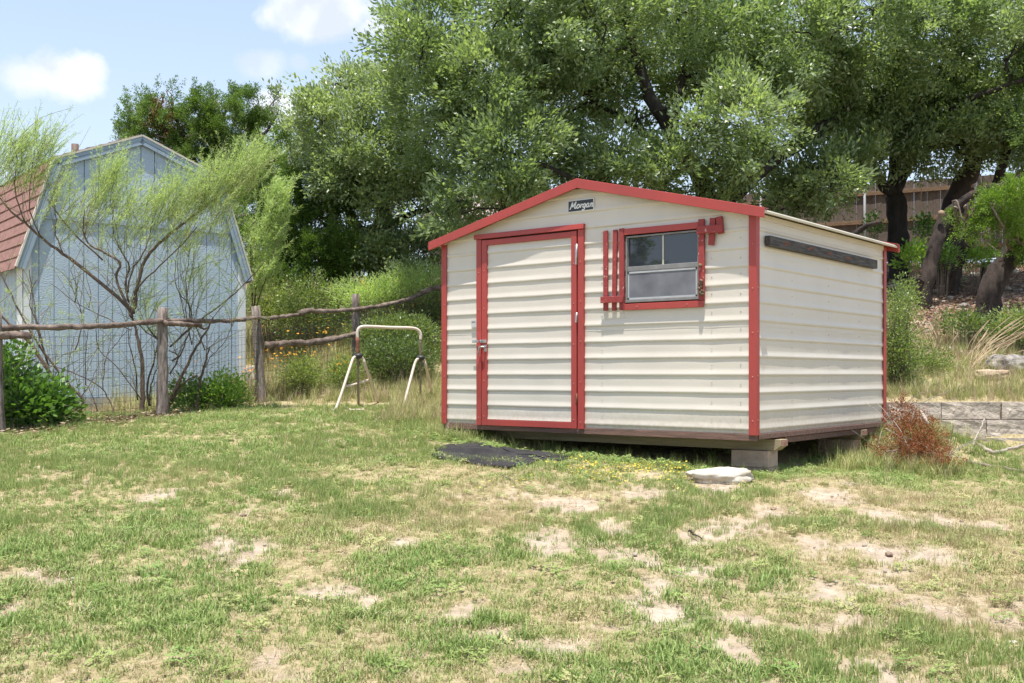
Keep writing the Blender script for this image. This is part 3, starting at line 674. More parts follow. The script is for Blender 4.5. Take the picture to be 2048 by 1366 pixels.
# rake boards and drip edges
ov = .075
RP = [(-.10, EZ - .24), (.40, BZ + .02), (BW / 2, PZ + .02), (BW - .40, BZ + .02), (BW + .10, EZ - .24)]
for (u0, z0), (u1, z1) in zip(RP, RP[1:]):
    t = Vector((u1 - u0, 0, z1 - z0)).normalized(); nn = Vector((t.z, 0, -t.x))
    nn = nn if nn.z < 0 else -nn
    A, B2 = Vector((u0, -ov, z0)), Vector((u1, -ov, z1))
    MB().prism([A, B2, B2 + nn * .115, A + nn * .115], (0, .022, 0)).build('rake_board', M['bluetrim'], barn, bevel=.003)
    C0 = A + Vector((0, -.012, .0)); C1 = B2 + Vector((0, -.012, .0))
    MB().prism([C0 - nn * .028, C1 - nn * .028, C1 - nn * .001, C0 - nn * .001], (0, .05, 0)).build('drip_edge', M['flash'], barn)
    soff = MB(); soff.prism([A + nn * .05, B2 + nn * .05, B2 + nn * .062, A + nn * .062], (0, ov, 0)); soff.build('soffit', M['bluetrim'], barn)
# shingle courses
def courses(p0, p1, n):
    p0, p1 = Vector(p0), Vector(p1); d = (p1 - p0) / n; nrm = Vector((-d.z, 0, d.x)).normalized()
    nrm = nrm if nrm.z > 0 else -nrm
    proto = None
    for i in range(n):
        mb = MB(); L = BD + ov + .02; k = 13
        for j in range(k):
            a = -ov + L * j / k + (.16 if i % 2 else 0) * (j > 0); b2 = min(-ov + L * (j + 1) / k + (.16 if i % 2 else 0), BD + .04)
            if b2 - a < .02: continue
            A = p0 + d * i; B2 = p0 + d * (i + 1.05); lift = random.uniform(.008, .014)
            q = [A + nrm * lift, A + nrm * (lift + .012), B2 + nrm * .008, B2 + nrm * .0]
            mb.prism([(v.x, a + .004, v.z) for v in q], (0, b2 - a - .008, 0))
        mb.build('shingle_course', M['shingle'], barn)
courses((-.12, 0, EZ - .27), (.40, 0, BZ + .03), 9); courses((.385, 0, BZ + .035), (BW / 2, 0, PZ + .04), 8)
courses((BW + .12, 0, EZ - .27), (BW - .40, 0, BZ + .03), 9); courses((BW - .385, 0, BZ + .035), (BW / 2, 0, PZ + .04), 8)
deck = MB()
for (u0, z0), (u1, z1) in zip(RP, RP[1:]): deck.prism([(u0, 0, z0), (u1, 0, z1), (u1, 0, z1 - .02), (u0, 0, z0 - .02)], (0, BD, 0))
deck.build('roof_deck', M['bluetrim'], barn)
MB().tube([(1.05, 1.2, 3.5), (1.05, 1.2, 3.96)], .055, 10).build('vent_pipe', M['ventbrown'], barn)

# ------------------------------------------------------------------ post and rail fence
fence = thing('rail_fence', 'rustic cedar post and rail fence with wire mesh in front of the blue barn', 'fence', (-4.24, 13, gz(-4.24, 13)))
FO = fence.location
FPX4 = [(-6.6, 9.8), (-5.47, 11.4), (-4.24, 13.0), (-3.46, 14.8), (-2.40, 16.5), (-1.0, 18.0), (.6, 19.6)]
def wob(p, a=.02): return p + Vector([random.uniform(-a, a) for _ in range(3)])
PT = []
for i, (x, y) in enumerate(FPX4):
    z = gz(x, y); h = 1.32 if i < 5 else 1.2; lean = Vector((random.uniform(-.03, .03), 0, 0))
    if i == 2: lean = Vector((.0, 0, 0))
    if i == 3: lean = Vector((-.08, 0, 0))
    pts = [Vector((x, y, z - .15)) - lean * .1] + [wob(Vector((x, y, z + h * k / 7)) + lean * (k / 7), .008) for k in range(8)]
    rr = [.085, .080, .072, .066, .064, .062, .064, .062, .058]
    MB().tube(pts, [r * (1.0 if i != 4 else .95) for r in rr], 10, bump=.28, seed=i * 3).build('post', M['cedarpost'], fence, FO)
    PT.append((pts[-1], pts[1]))
def rail(pts, r0, r1, seed, name='rail'):
    P = [wob(p, .007) for p in smooth_path(pts, 6)]
    MB().tube(P, [r * random.uniform(.86, 1.1) for r in taper(len(P), r0 * .76, r1 * .76)], 9, bump=.5, seed=seed).build(name, M['cedarrail'], fence, FO)
rail([Vector((-6.6, 9.8, gz(-6.6, 9.8) + 1.02)), at(-120, 662, 10.9), at(0, 656, 11.5), at(100, 654, 11.9), at(180, 653, 12.25), at(262, 648, 12.7), at(322, 641, 12.95)], .050, .040, 1)
rail([at(-80, 664, 11.0), at(0, 671, 11.35), at(30, 672, 11.5), at(60, 671, 11.6)], .060, .050, 2)
rail([at(290, 646, 12.8), at(330, 641, 13.0), at(400, 643, 13.6), at(470, 640, 14.3), at(528, 635, 14.8)], .040, .036, 3)
rail([at(332, 646, 12.93), at(365, 648, 13.2), at(402, 650, 13.5)], .045, .035, 4)
rail([at(528, 638, 14.75), at(560, 634, 15.1), at(600, 628, 15.4)], .034, .036, 5)
rail([at(600, 626, 15.35), at(622, 621, 15.6), at(660, 622, 15.9), at(712, 619, 16.4)], .055, .040, 6)
rail([at(534, 690, 14.72), at(570, 687, 15.0), at(620, 685, 15.4), at(670, 677, 15.9), at(712, 668, 16.4)], .068, .050, 7)
rail([at(710, 619, 16.4), at(760, 612, 16.9), at(820, 597, 17.5), at(850, 583, 17.8), at(895, 571, 18.2), at(960, 560, 19)], .042, .058, 8)
st = MB().tube([at(398, 652, 13.5), at(408, 658, 13.52), at(418, 655, 13.55)], [.02, .014, .006], 5); st.build('splinter', M['cedarrail'], fence, FO)
wm = MB()
for (t0, b0), (t1, b1) in zip(PT, PT[1:]):
    def lerp(s, h): 
        b = b0.lerp(b1, s); b = Vector((b.x, b.y, gz(b.x, b.y))); return b + Vector((0, 0, h))
    for k in range(1, 28):
        wm.tube([lerp(k / 28, .02), lerp(k / 28, 1.02)], .0022, 3, cap=False)
    for k in range(11):
        wm.tube([lerp(s / 5, .04 + .097 * k) for s in range(6)], .0022, 3, cap=False)
wm.build('wire_mesh', M['wire'], fence, FO)['kind'] = 'stuff'

# ------------------------------------------------------------------ privacy fence on the hill
A0, A1 = Vector((5.6, 26.6, 4.10)), Vector((13.2, 22.6, 4.10))
pf = thing('privacy_fence', 'weathered brown picket privacy fence up the hill behind the trees', 'fence', A0, math.atan2(A1.y - A0.y, A1.x - A0.x))
FLN = (A1 - A0).length; proto = None
for i in range(int(FLN / .1425)):
    h = 1.86
    if proto is None:
        proto = MB().box(0, .140, 0, .018, 0, h).build('picket', M['picket'], pf); proto.location = (0, 0, 0); o = proto
    else:
        o = link_copy(proto, pf)
    o.location = (i * .1425, random.uniform(0, .008), random.uniform(-.02, .02)); o.rotation_euler = (0, random.uniform(-.0015, .0015), 0)
for z in (.22, .92, 1.58):
    for k in range(4): MB().box(k * FLN / 4 + .01, (k + 1) * FLN / 4 - .01, -.042, -.002, z, z + .088).build('rail', M['prail'], pf, bevel=.004)
for s in (.6, 3.05, 5.45, 7.9): MB().tube([(s, -.075, -.3), (s, -.075, 1.75)], .030, 10).build('steel_post', M['galv'], pf)

# ------------------------------------------------------------------ retaining wall
rw = thing('retaining_wall', 'low retaining wall of rough grey stone blocks behind the shed', 'wall', (3.75, WALL_Y, .60))
zc = 0.0; 
for ci, hh in enumerate((.185, .20, .20)):
    x = -.15 - .2 * (ci % 2)
    while x < 4.4:
        w = random.uniform(.55, .72); bm = bmesh.new(); bmesh.ops.create_cube(bm, size=1)
        bmesh.ops.subdivide_edges(bm, edges=bm.edges[:], cuts=3, use_grid_fill=True)
        for v in bm.verts:
            v.co = Vector((v.co.x * (w - .012), v.co.y * .26, v.co.z * (hh - .008)))
            nn = mnoise.noise_vector(v.co * 9 + Vector((x * 3, ci * 5, 0))); top = v.co.z > hh * .4
            v.co += Vector((nn.x * .008, nn.y * (.022 if v.co.y < 0 else .005), nn.z * (.003 if top else .010)))
        me = bpy.data.meshes.new('stone_block'); bm.to_mesh(me); bm.free(); me.materials.append(M['stone'])
        o = bpy.data.objects.new('stone_block', me); COL.objects.link(o); o.parent = rw
        o.location = (x + w / 2, .12 + .03 * ci + random.uniform(-.01, .01), zc + hh / 2); x += w
    zc += hh

# ------------------------------------------------------------------ house behind the oaks
hb = at(985, 560, 31); hs_ = thing('house', 'pinkish house with brown roof glimpsed through the oak behind the shed', 'house', (hb.x, hb.y, 4.2), R(-12))
MB().box(-1.9, 1.9, 0, 6, 0, 1.7).build('wall', M['pink'], hs_)
MB().prism([(-2.2, -.35, 1.66), (-2.2, 3, 2.9), (-2.2, 6.35, 1.66), (-2.2, 6.35, 1.76), (-2.2, 3, 3.0), (-2.2, -.35, 1.76)], (4.4, 0, 0)).build('roof', M['houseroof'], hs_)
w_ = MB().box(-1.3, -.5, -.05, .02, .5, 1.35).build('window', M['paletrim'], hs_); MB().box(-1.24, -.56, -.06, -.052, .56, 1.29).build('pane', M['glass'], w_)
MB().box(-1.9, 1.9, -.03, -.002, 1.0, 1.08).build('band', M['ventbrown'], hs_)
# ------------------------------------------------------------------ trees
def P3(v): return np.array(v, float)
class Tree:
    def __init__(s, name, label, cat, base, bark, group=None):
        s.o = thing(name, label, cat, base, 0, group); s.b = Vector(base); s.bark = bark; s.nodes = []; s.lv = {}; s.tw = MB()
    def limb(s, pts, r0, r1, name='limb', bump=.22, sides=9, n=4, wobble=.02):
        P = smooth_path(pts, n); P = [P[0]] + [wob(p, wobble) for p in P[1:]]
        MB().tube(P, taper(len(P), r0, r1), sides, bump=bump, seed=len(s.nodes)).build(name, s.bark, s.o, s.b)
        s.nodes += [(p, r) for p, r in zip(P, taper(len(P), r0, r1))]
    def leaves(s, key): return s.lv.setdefault(key, Leaves())
    def branch_to(s, c, r0=.035, r1=.012):
        c = Vector(c); p0, rr = min(s.nodes, key=lambda q: (q[0] - c).length + (.6 if q[0].z > c.z else 0))
        mid = (p0 + c) / 2 + Vector((random.uniform(-.25, .25), random.uniform(-.25, .25), random.uniform(.0, .35)))
        P = [wob(p, .03) for p in smooth_path([p0, mid, c], 4)]
        s.tw.tube(P, taper(len(P), min(r0, rr * .8), r1), 5)
        s.nodes += [(p, .02) for p in P[2:]]
    def lobe(s, c, rx, ry, rz, dens=1.0, key='oak', leaf=(.08, .038), tint=.50, r=.072, n=34, branches=2, twig_every=4):
        """one mass of a broadleaf crown: leafy twig ends spread through its outer shell"""
        c = P3(c); k = int(dens * 58 * (rx * ry + ry * rz + rx * rz)); L = s.leaves(key)
        for b in range(branches): s.branch_to(c + rng.normal(size=3) * np.array([rx, ry, rz]) * .3)
        m = max(3, k // 11); sd = rvec(m); srad = rng.uniform(.35, 1.0, m) ** .5 * (1 + .25 * np.array([mnoise.noise(Vector(q * 1.9 + c)) for q in sd]))
        sub = c + sd * srad[:, None] * np.array([rx, ry, rz]); pick = rng.integers(0, m, k); stint = rng.normal(0, .10, m)
        pts = sub[pick] + rng.normal(size=(k, 3)) * np.array([.17, .17, .12]); d = unit((pts - c) / np.array([rx, ry, rz]))
        for i in range(k):
            out = unit((d[i] * np.array([1, 1, .8]) + np.array([0, 0, .2]) + rng.normal(size=3) * .3)[None])[0]
            g = .16 * mnoise.noise(Vector(pts[i] * .9)) + rng.normal() * .06
            L.cluster(pts[i], r * rng.uniform(.7, 1.3), int(n * rng.uniform(.6, 1.3)), leaf[0], leaf[1], out, tint=tint + g + stint[pick[i]] + .12 * (i % 5 == 0), tj=.13, upn=.5, twig=.24)
            if i % (twig_every * 3) == 0:
                q = Vector(c + (pts[i] - c) * .35)
                s.tw.tube([q, Vector((pts[i] + c) / 2 + rng.normal(size=3) * .08), Vector(pts[i])], [.009, .006, .003], 3, cap=False)
            elif i % (twig_every * 2) == 1:
                a = Vector(pts[i]); s.tw.tube([a - Vector(out) * .3, a + Vector(out) * .12], [.005, .002], 3, cap=False)
    def conifer_lobe(s, c, rx, ry, rz, dens=1.0, key='cedarleaf', tint=.42, leaf=(.05, .017), n=34, length=.30, rad=.065, branches=2, upw=.5):
        c = P3(c); k = int(dens * 105 * (rx * ry + ry * rz + rx * rz)); L = s.leaves(key)
        for b in range(branches): s.branch_to(c + rng.normal(size=3) * np.array([rx, ry, rz]) * .3, .03, .01)
        m = max(4, k // 15); sd = rvec(m); srad = rng.uniform(.3, 1.0, m) ** .5
        sub = c + sd * srad[:, None] * np.array([rx, ry, rz]); pick = rng.integers(0, m, k)
        pts = sub[pick] + rng.normal(size=(k, 3)) * np.array([.062, .062, .085]); d = unit((pts - c) / np.array([rx, ry, rz]) + rng.normal(size=(k, 3)) * .1)
        for i in range(k):
            out = d[i] + np.array([0, 0, upw]) + rng.normal(size=3) * .35
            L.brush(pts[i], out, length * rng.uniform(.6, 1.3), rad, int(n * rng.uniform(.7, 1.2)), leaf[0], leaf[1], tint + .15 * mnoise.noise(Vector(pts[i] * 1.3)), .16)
            if i % 9 == 0: s.tw.tube([Vector(c + (pts[i] - c) * .3), Vector(pts[i])], [.008, .003], 3, cap=False)
    def done(s, cname='crown'):
        for key, L in s.lv.items():
            if L.q: L.build(cname if key != 'cedarbrown' else 'dead_spray', M[key], s.o, s.b)
        if s.tw.v: s.tw.build('twigs', M['twig'] if 'oak' not in s.bark.name else M['bark_oak'], s.o, s.b)['kind'] = 'stuff'

def spread(px, py, rad, d0, dd=1.0):
    return at(px, py, d0 + random.uniform(-dd, dd)), rad * d0 / FPX

# central live oak behind the shed
ob = gat(1440, 18.6)
T = Tree('oak_tree', 'big dense live oak whose crown rises straight behind the cream shed', 'tree', ob, M['bark_oak'])
k0 = at(1425, 425, 18.6)
T.limb([ob - Vector((0, 0, .2)), (ob + k0) / 2, k0], .30, .24, 'trunk', .3, 12)
T.limb([k0, at(1395, 345, 18.4), at(1340, 260, 18.2), at(1300, 195, 18.0), at(1270, 105, 18), at(1240, 0, 18)], .17, .06)
T.limb([at(1342, 262, 18.2), at(1362, 190, 18.2), at(1372, 110, 18.3), at(1390, 10, 18.4)], .09, .03)
T.limb([k0, at(1480, 378, 18.5), at(1530, 330, 18.6), at(1600, 285, 18.9), at(1700, 212, 19.3), at(1785, 170, 19.6), at(1780, 105, 19.8), at(1740, 30, 20)], .19, .045)
T.limb([k0, at(1330, 395, 18), at(1200, 370, 17.4), at(1080, 330, 17), at(960, 280, 16.8)], .08, .02)
T.limb([at(1380, 330, 18.6), at(1250, 240, 18.6), at(1090, 140, 18.4), at(980, 70, 18.2)], .06, .02)
for (px, py, r) in [(890, 50, 115), (1030, 30, 130), (1190, 40, 130), (1340, 40, 110), (1450, 70, 95), (860, 165, 80), (965, 170, 115), (1110, 190, 110), (1215, 150, 60),
                    (880, 280, 100), (1020, 310, 105), (1170, 300, 75), (1250, 320, 70), (1400, 160, 85), (1480, 240, 80), (1310, 350, 62), (1390, 260, 40), (1440, 330, 50),
                    (830, 90, 60), (1100, 105, 80), (950, 380, 70), (1080, 385, 50), (1200, 375, 45),
                    (1340, 320, 52), (1420, 385, 34), (1500, 330, 40), (1545, 250, 55), (1250, 250, 50), (1180, 365, 40), (1010, 400, 50), (900, 430, 40), (1300, 120, 60), (1480, 150, 60), (920, -110, 120), (1080, -130, 140), (1260, -130, 140), (1430, -110, 130), (1560, -120, 130), (1540, 130, 70), (1130, -20, 90)]:
    c, rr = spread(px, py, r, 17.6, 1.2)
    if py < -60: c.y += 2.4
    T.lobe(c, rr, rr * 1.25, rr * .92, dens=1.75 if py > -60 else .7, leaf=(.092, .041), n=29)
for k in range(9):
    T.lobe(at(random.uniform(900, 1500), random.uniform(-60, 240), 20.3), 1.1, 1.2, .9, dens=.7, leaf=(.07, .034), n=40)
T.done()

# left oak
ob = gat(735, 21.8)
T = Tree('oak_tree', 'rounded live oak with drooping grey green crown beyond the flowery bank', 'tree', ob, M['bark_oak'])
k0 = at(755, 470, 21.6)
T.limb([ob - Vector((0, 0, .3)), (ob + k0) / 2 + Vector((.1, 0, 0)), k0], .24, .2, 'trunk', .3, 10)
T.limb([k0, at(715, 455, 21.2), at(690, 400, 20.8), at(660, 320, 20.4), at(640, 240, 20.2)], .12, .03)
T.limb([k0, at(770, 390, 21.3), at(780, 290, 21), at(790, 200, 21), at(800, 140, 21)], .15, .03)
T.limb([k0, at(800, 440, 21), at(850, 420, 20.6), at(900, 420, 20.4)], .1, .03)
for (px, py, r) in [(670, 255, 75), (625, 255, 46), (715, 190, 52), (655, 330, 62), (745, 290, 92), (740, 400, 82), (725, 480, 52), (815, 420, 92), (830, 505, 62), (640, 210, 38),
                    (690, 345, 60), (780, 210, 72), (820, 330, 80), (770, 500, 60), (700, 150, 26), (760, 160, 45), (880, 460, 60), (600, 300, 30), (715, 545, 36), (690, 430, 50), (795, 560, 34)]:
    c, rr = spread(px, py, r, 20.4, .9)
    T.lobe(c, rr, rr * 1.2, rr * .95, dens=1.6, key='oak2', leaf=(.088, .039), n=29, tint=.60)
T.done()

# right oak with forked trunk
ob = gat(1799, 20.9); ob = Vector((ob.x, ob.y, ob.z))
T = Tree('oak_tree', 'tall live oak with thick forked trunk against the brown picket fence', 'tree', ob, M['bark_oak'])
f = at(1790, 390, 20.9)
T.limb([ob - Vector((0, 0, .4)), ob.lerp(f, .5) + Vector((.02, 0, 0)), f], .21, .18, 'trunk', .3, 12, 6)
T.limb([f, at(1755, 355, 20.6), at(1735, 315, 20.4), at(1690, 240, 20), at(1650, 130, 19.8)], .12, .03)
T.limb([f - Vector((0, 0, .1)), at(1790, 320, 20.9), at(1792, 230, 20.8), at(1782, 140, 20.8), at(1790, 20, 20.8)], .14, .05)
T.limb([f, at(1810, 345, 21), at(1826, 290, 21), at(1850, 200, 21), at(1910, 90, 21)], .11, .03)
T.limb([at(1800, 300, 20.9), at(1870, 240, 19.5), at(1960, 190, 18.5), at(2080, 150, 18)], .08, .03)
for (px, py, r) in [(1610, 70, 110), (1740, 40, 125), (1890, 50, 130), (2040, 60, 130), (1640, 175, 85), (1750, 180, 100), (1890, 190, 110), (2020, 200, 105), (1680, 270, 72), (1775, 290, 80), (1880, 285, 78),
                    (1590, 370, 44), (1650, 355, 46), (1720, 335, 50), (1985, 280, 60), (2060, 290, 60), (1560, 420, 26), (1830, 230, 70), (1640, 410, 24), (1600, 330, 60), (1600, 395, 36), (1655, 365, 36), (1550, 390, 34), (1730, 330, 34),
                    (2160, 60, 130), (2180, 180, 120), (2200, 300, 90), (1640, -110, 130), (1800, -130, 140), (1980, -130, 150), (2160, -110, 150)]:
    c, rr = spread(px, py, r, 19.0, 1.1)
    if py < -60: c.y += 2.0
    T.lobe(c, rr, rr * 1.3, rr * .92, dens=1.65 if (py > -60 and px < 2100) else .65, key='oak', leaf=(.092, .041), n=29, tint=.50)
for (x, y, z, r) in [(7, 20, 7.2, 1.3), (8.6, 19, 7.3, 1.4), (10.4, 20, 7.2, 1.5), (9.5, 22, 6.8, 1.5), (7.5, 22.5, 7, 1.5), (11.5, 18, 7.4, 1.4), (6.2, 23, 7.6, 1.3), (5.5, 20.5, 7.5, 1.3), (8.6, 17.2, 7.3, 1.0)]:
    T.lobe((x, y, z), r, r, r * .6, dens=.62, leaf=(.085, .042), n=42, tint=.35)
T.done()

# junipers on the bank, right
ob = gat(1846, 17.6)
T = Tree('juniper_tree', 'juniper with slim dark leaning trunk and one bare sawn limb above the leaf litter', 'tree', ob, M['bark_cedar'])
T.limb([ob - Vector((0, 0, .3)), at(1853, 560, 17.6), at(1870, 490, 17.7), at(1893, 428, 17.8)], .125, .10, 'trunk', .35, 12, 6)
T.limb([at(1890, 432, 17.8), at(1935, 395, 17.7), at(1985, 375, 17.6), at(2030, 362, 17.5), at(2075, 330, 17.4), at(2130, 260, 17.4)], .075, .04)
MB().tube([at(1884, 427, 17.62), at(1882, 426, 17.59)], .052, 10).build('sawn_cut', M['cutwood'], T.o, T.b)
T.limb([at(1850, 572, 17.6), at(1836, 556, 17.45)], .045, .04, 'stub')
for (px, py, r) in [(2100, 230, 60), (2150, 200, 70), (2180, 300, 60)]: T.conifer_lobe(at(px, py, 17.4), r * .0082, r * .0085, r * .008)
T.done()
ob = gat(1893, 20.2)
T = Tree('juniper_tree', 'thickest dark juniper trunk leaning right in front of the picket fence', 'tree', ob, M['bark_cedar'])
T.limb([ob - Vector((0, 0, .3)), at(1900, 450, 20.2), at(1925, 365, 20.2), at(1965, 285, 20.2), at(1990, 200, 20.2)], .25, .12, 'trunk', .35, 12, 6)
for (px, py, r) in [(1960, 250, 60), (2000, 300, 50), (1935, 300, 40), (2040, 330, 36)]: T.conifer_lobe(at(px, py, 20.0), r * .0095, r * .012, r * .009, .8, tint=.3)
T.done()
ob = gat(1897, 19.0)
T = Tree('juniper_tree', 'thin tilted juniper trunk with reddish bark between two darker trunks', 'tree', ob, M['bark_cedar'])
T.limb([ob - Vector((0, 0, .2)), at(1916, 520, 19), at(1938, 478, 19), at(1970, 412, 19.2), at(2004, 335, 19.3), at(2022, 250, 19.4)], .125, .07, 'trunk', .35, 10, 6)
for (px, py, r) in [(2020, 300, 36), (2050, 270, 44)]: T.conifer_lobe(at(px, py, 19.4), r * .009, r * .012, r * .009, .8, tint=.3)
T.done()
ob = gat(1962, 16.2)
T = Tree('juniper_tree', 'heavy leaning juniper with sunlit bright green low branches beside the picket fence', 'tree', ob, M['bark_cedar'])
T.limb([ob - Vector((0, 0, .3)), at(1985, 575, 16.2), at(2018, 520, 16.2), at(2065, 455, 16.2), at(2120, 380, 16.2), at(2160, 280, 16.3)], .19, .12, 'trunk', .35, 12, 6)
T.limb([at(2060, 460, 16.2), at(2040, 430, 15.8), at(1990, 425, 15.5), at(1940, 440, 15.3)], .05, .012)
for (px, py, r, t) in [(1985, 425, 42, .62), (2040, 405, 50, .66), (1940, 440, 26, .6), (2065, 450, 42, .6), (2110, 400, 60, .6), (2010, 455, 28, .5), (1915, 452, 14, .6), (2050, 495, 22, .45), (2120, 470, 50, .5), (1965, 478, 14, .4)]:
    T.conifer_lobe(at(px, py, 15.5 + random.uniform(-.3, .3)), r * .0075, r * .009, r * .0068, 3.0, key='cedarbright', tint=t, n=60, length=.15, rad=.04, upw=.4, leaf=(.034, .014))
T.done()
ob = gat(1976, 19.8)
st_ = thing('tree_stump', 'short sawn stump with shredding reddish bark on the shaded litter', 'stump', ob)
MB().tube([ob - Vector((0, 0, .2)), ob + Vector((.02, 0, .2)), ob + Vector((.05, 0, .42)), ob + Vector((.06, 0, .46))], [.19, .16, .15, .15], 12, bump=.35).build('trunk', M['bark_cedar'], st_, ob)
MB().tube([ob + Vector((.06, 0, .462)), ob + Vector((.06, 0, .468))], .125, 12).build('sawn_top', M['cutwood'], st_, ob)

# tall juniper behind the barn
ob = gat(420, 25)
T = Tree('juniper_tree', 'open topped green juniper standing tall behind the blue barn', 'tree', ob, M['bark_cedar'])
f = at(425, 390, 24.6)
T.limb([ob - Vector((0, 0, .3)), ob.lerp(f, .5), f], .2, .15, 'trunk')
T.limb([f, at(380, 320, 24.4), at(330, 260, 24.3), at(300, 215, 24.2)], .09, .02); T.limb([f, at(430, 310, 24.5), at(445, 240, 24.5), at(455, 205, 24.5)], .09, .02)
T.limb([f, at(490, 320, 24.4), at(530, 270, 24.4), at(556, 225, 24.4)], .08, .02); T.limb([at(390, 330, 24.4), at(355, 250, 24.4), at(343, 190, 24.4)], .05, .012)
for (px, py, r) in [(285, 225, 26), (272, 205, 14), (262, 265, 24), (310, 225, 26), (345, 192, 12), (300, 275, 34), (345, 255, 34), (395, 225, 28), (420, 205, 18), (445, 215, 22), (430, 255, 34), (480, 215, 24), (520, 215, 26), (548, 208, 14), (495, 255, 30), (535, 250, 22),
                    (390, 290, 40), (345, 315, 36), (450, 300, 38), (500, 310, 36), (545, 260, 14), (410, 345, 44), (470, 360, 46), (540, 330, 26), (350, 350, 40), (450, 400, 40), (495, 420, 44), (520, 380, 40), (430, 280, 40), (370, 265, 36), (515, 290, 34), (275, 290, 26), (255, 240, 14), (300, 200, 12)]:
    c, rr = spread(px, py, r, 24.4, .7)
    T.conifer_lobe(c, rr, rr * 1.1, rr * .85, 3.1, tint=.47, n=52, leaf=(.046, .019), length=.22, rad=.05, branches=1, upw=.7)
for (px, py, r) in [(325, 235, 10), (335, 255, 9), (318, 250, 8)]:
    c, rr = spread(px, py, r, 24.0, .2); T.conifer_lobe(c, rr, rr, rr, 3, key='cedarbrown', n=26, branches=0)
T.done()
ob = gat(610, 21.4)
T = Tree('juniper_tree', 'dark bushy juniper reaching the ground between the barn and the left oak', 'tree', ob, M['bark_cedar'])
f = at(610, 480, 21.6)
T.limb([ob - Vector((0, 0, .2)), f, at(600, 390, 21.6), at(590, 310, 21.6)], .15, .04, 'trunk')
T.limb([f, at(650, 460, 21.2), at(690, 480, 21)], .06, .02); T.limb([f, at(560, 420, 21.4), at(540, 350, 21.2)], .06, .02)
for (px, py, r, t) in [(590, 320, 40, .45), (545, 340, 36, .42), (630, 370, 50, .42), (575, 400, 56, .34), (540, 440, 46, .32), (620, 460, 60, .32), (670, 420, 46, .4), (560, 510, 56, .28), (640, 530, 56, .3), (680, 500, 40, .42), (600, 570, 50, .26), (530, 540, 40, .26), (670, 570, 36, .3), (610, 285, 20, .5), (520, 380, 30, .36), (700, 470, 26, .4), (500, 430, 34, .4), (505, 500, 40, .34), (655, 330, 30, .46), (690, 540, 40, .34), (620, 520, 40, .36)]:
    c, rr = spread(px, py, r, 20.2, .5)
    T.conifer_lobe(c, rr, rr * 1.1, rr, 2.5, tint=t + .06, n=46, leaf=(.048, .02), length=.24, rad=.055, branches=1)
T.done()

# ------------------------------------------------------------------ feathery willow shrubs at the rail fence
def shrub_stems(T, stems, d, r0=.022, r1=.006, dz=.25):
    for pts, r in stems:
        dd = d + random.uniform(-dz, dz); k = len(pts)
        P = [at(px, py, d + (dd - d) * i / max(1, k - 1)) for i, (px, py) in enumerate(pts)]
        T.limb(P, r * .78, max(.0035, r * .28), 'stem', .12, 7, 4, .008)
def feathers(T, blobs, d, n_per=1.0, L=.055, Wd=.0040, lean=(.35, 0, 1.0), key='feather'):
    """upswept plumes: fine twigs with narrow leaves, started inside each blob"""
    Lv = T.leaves(key)
    for (px, py, rx, ry, dens) in blobs:
        a = rx * d / FPX; b2 = ry * d / FPX; k = int(dens * n_per * (18 + 165 * a * b2 * 4))
        for i in range(k):
            c = P3(at(px, py, d)) + rvec(1)[0] * rng.random() ** .4 * np.array([a, .3, b2]) - np.array([0, 0, .12])
            dr = unit((np.array(lean) + rng.normal(size=3) * .27)[None])[0]; ln = rng.uniform(.22, .62)
            path = [c + dr * ln * t + np.array([.05 * t * t, 0, -.03 * t * t]) for t in (0, .35, .7, 1)]
            T.tw.tube([Vector(q) for q in path], [.0028, .0022, .0016, .001], 3, cap=False)
            Lv.spray(path, int(40 * ln / .3), L, Wd, .56 + rng.normal() * .14, .18, .05)
def wisps(T, n, d, seed_rad=.9):
    """bare wiry side twigs with few leaves"""
    nodes = [q for q in T.nodes if q[1] < .03]; Lv = T.leaves('feather')
    for i in range(n):
        p, r = random.choice(nodes); dr = Vector((random.uniform(-.8, .9), random.uniform(-.5, .5), random.uniform(.1, 1.1))).normalized(); ln = random.uniform(.25, seed_rad)
        P = smooth_path([p, p + dr * ln * .5 + Vector((0, 0, .05)), p + dr * ln + Vector((random.uniform(-.1, .1), 0, random.uniform(-.08, .12)))], 3)
        T.tw.tube(P, taper(len(P), .0045, .0015), 3, cap=False)
        Lv.spray([P3(q) for q in P], random.choice((0, 5, 12, 26)), .055, .0052, .45, .2, .1)

D = 13.35
T = Tree('willow_shrub', 'feathery yellow green willow shrub with arching branches over the rail fence', 'shrub', gat(285, D), M['bark_shrub'])
shrub_stems(T, [([(285, 838), (286, 780), (284, 724), (274, 669), (265, 632)], .046)], D, dz=.05)
shrub_stems(T, [([(264, 634), (250, 608), (173, 542), (126, 507), (82, 475), (50, 445), (23, 425), (0, 396)], .034), ([(262, 620), (249, 600), (233, 557), (240, 526), (205, 504), (176, 486), (167, 460), (170, 420)], .026),
    ([(266, 628), (270, 606), (276, 566), (287, 527), (308, 498), (346, 463), (395, 425), (434, 396), (457, 375), (490, 335)], .034), ([(269, 600), (272, 580), (293, 557), (328, 525), (366, 487), (395, 455)], .018),
    ([(258, 605), (250, 566), (258, 536), (249, 513), (232, 480), (225, 440), (232, 400)], .018), ([(256, 585), (264, 542), (287, 507), (299, 469), (305, 430), (300, 390)], .016),
    ([(126, 507), (112, 470), (112, 430), (100, 380)], .013), ([(205, 520), (150, 470), (110, 420), (96, 400)], .015), ([(82, 475), (60, 420), (62, 360), (70, 300)], .012), ([(50, 445), (30, 380), (34, 320), (22, 280)], .012),
    ([(395, 425), (410, 390), (420, 350)], .010), ([(346, 463), (350, 430), (345, 390)], .010), ([(434, 396), (470, 372), (505, 345), (520, 330)], .009), ([(170, 470), (175, 440), (182, 410)], .01)], D)
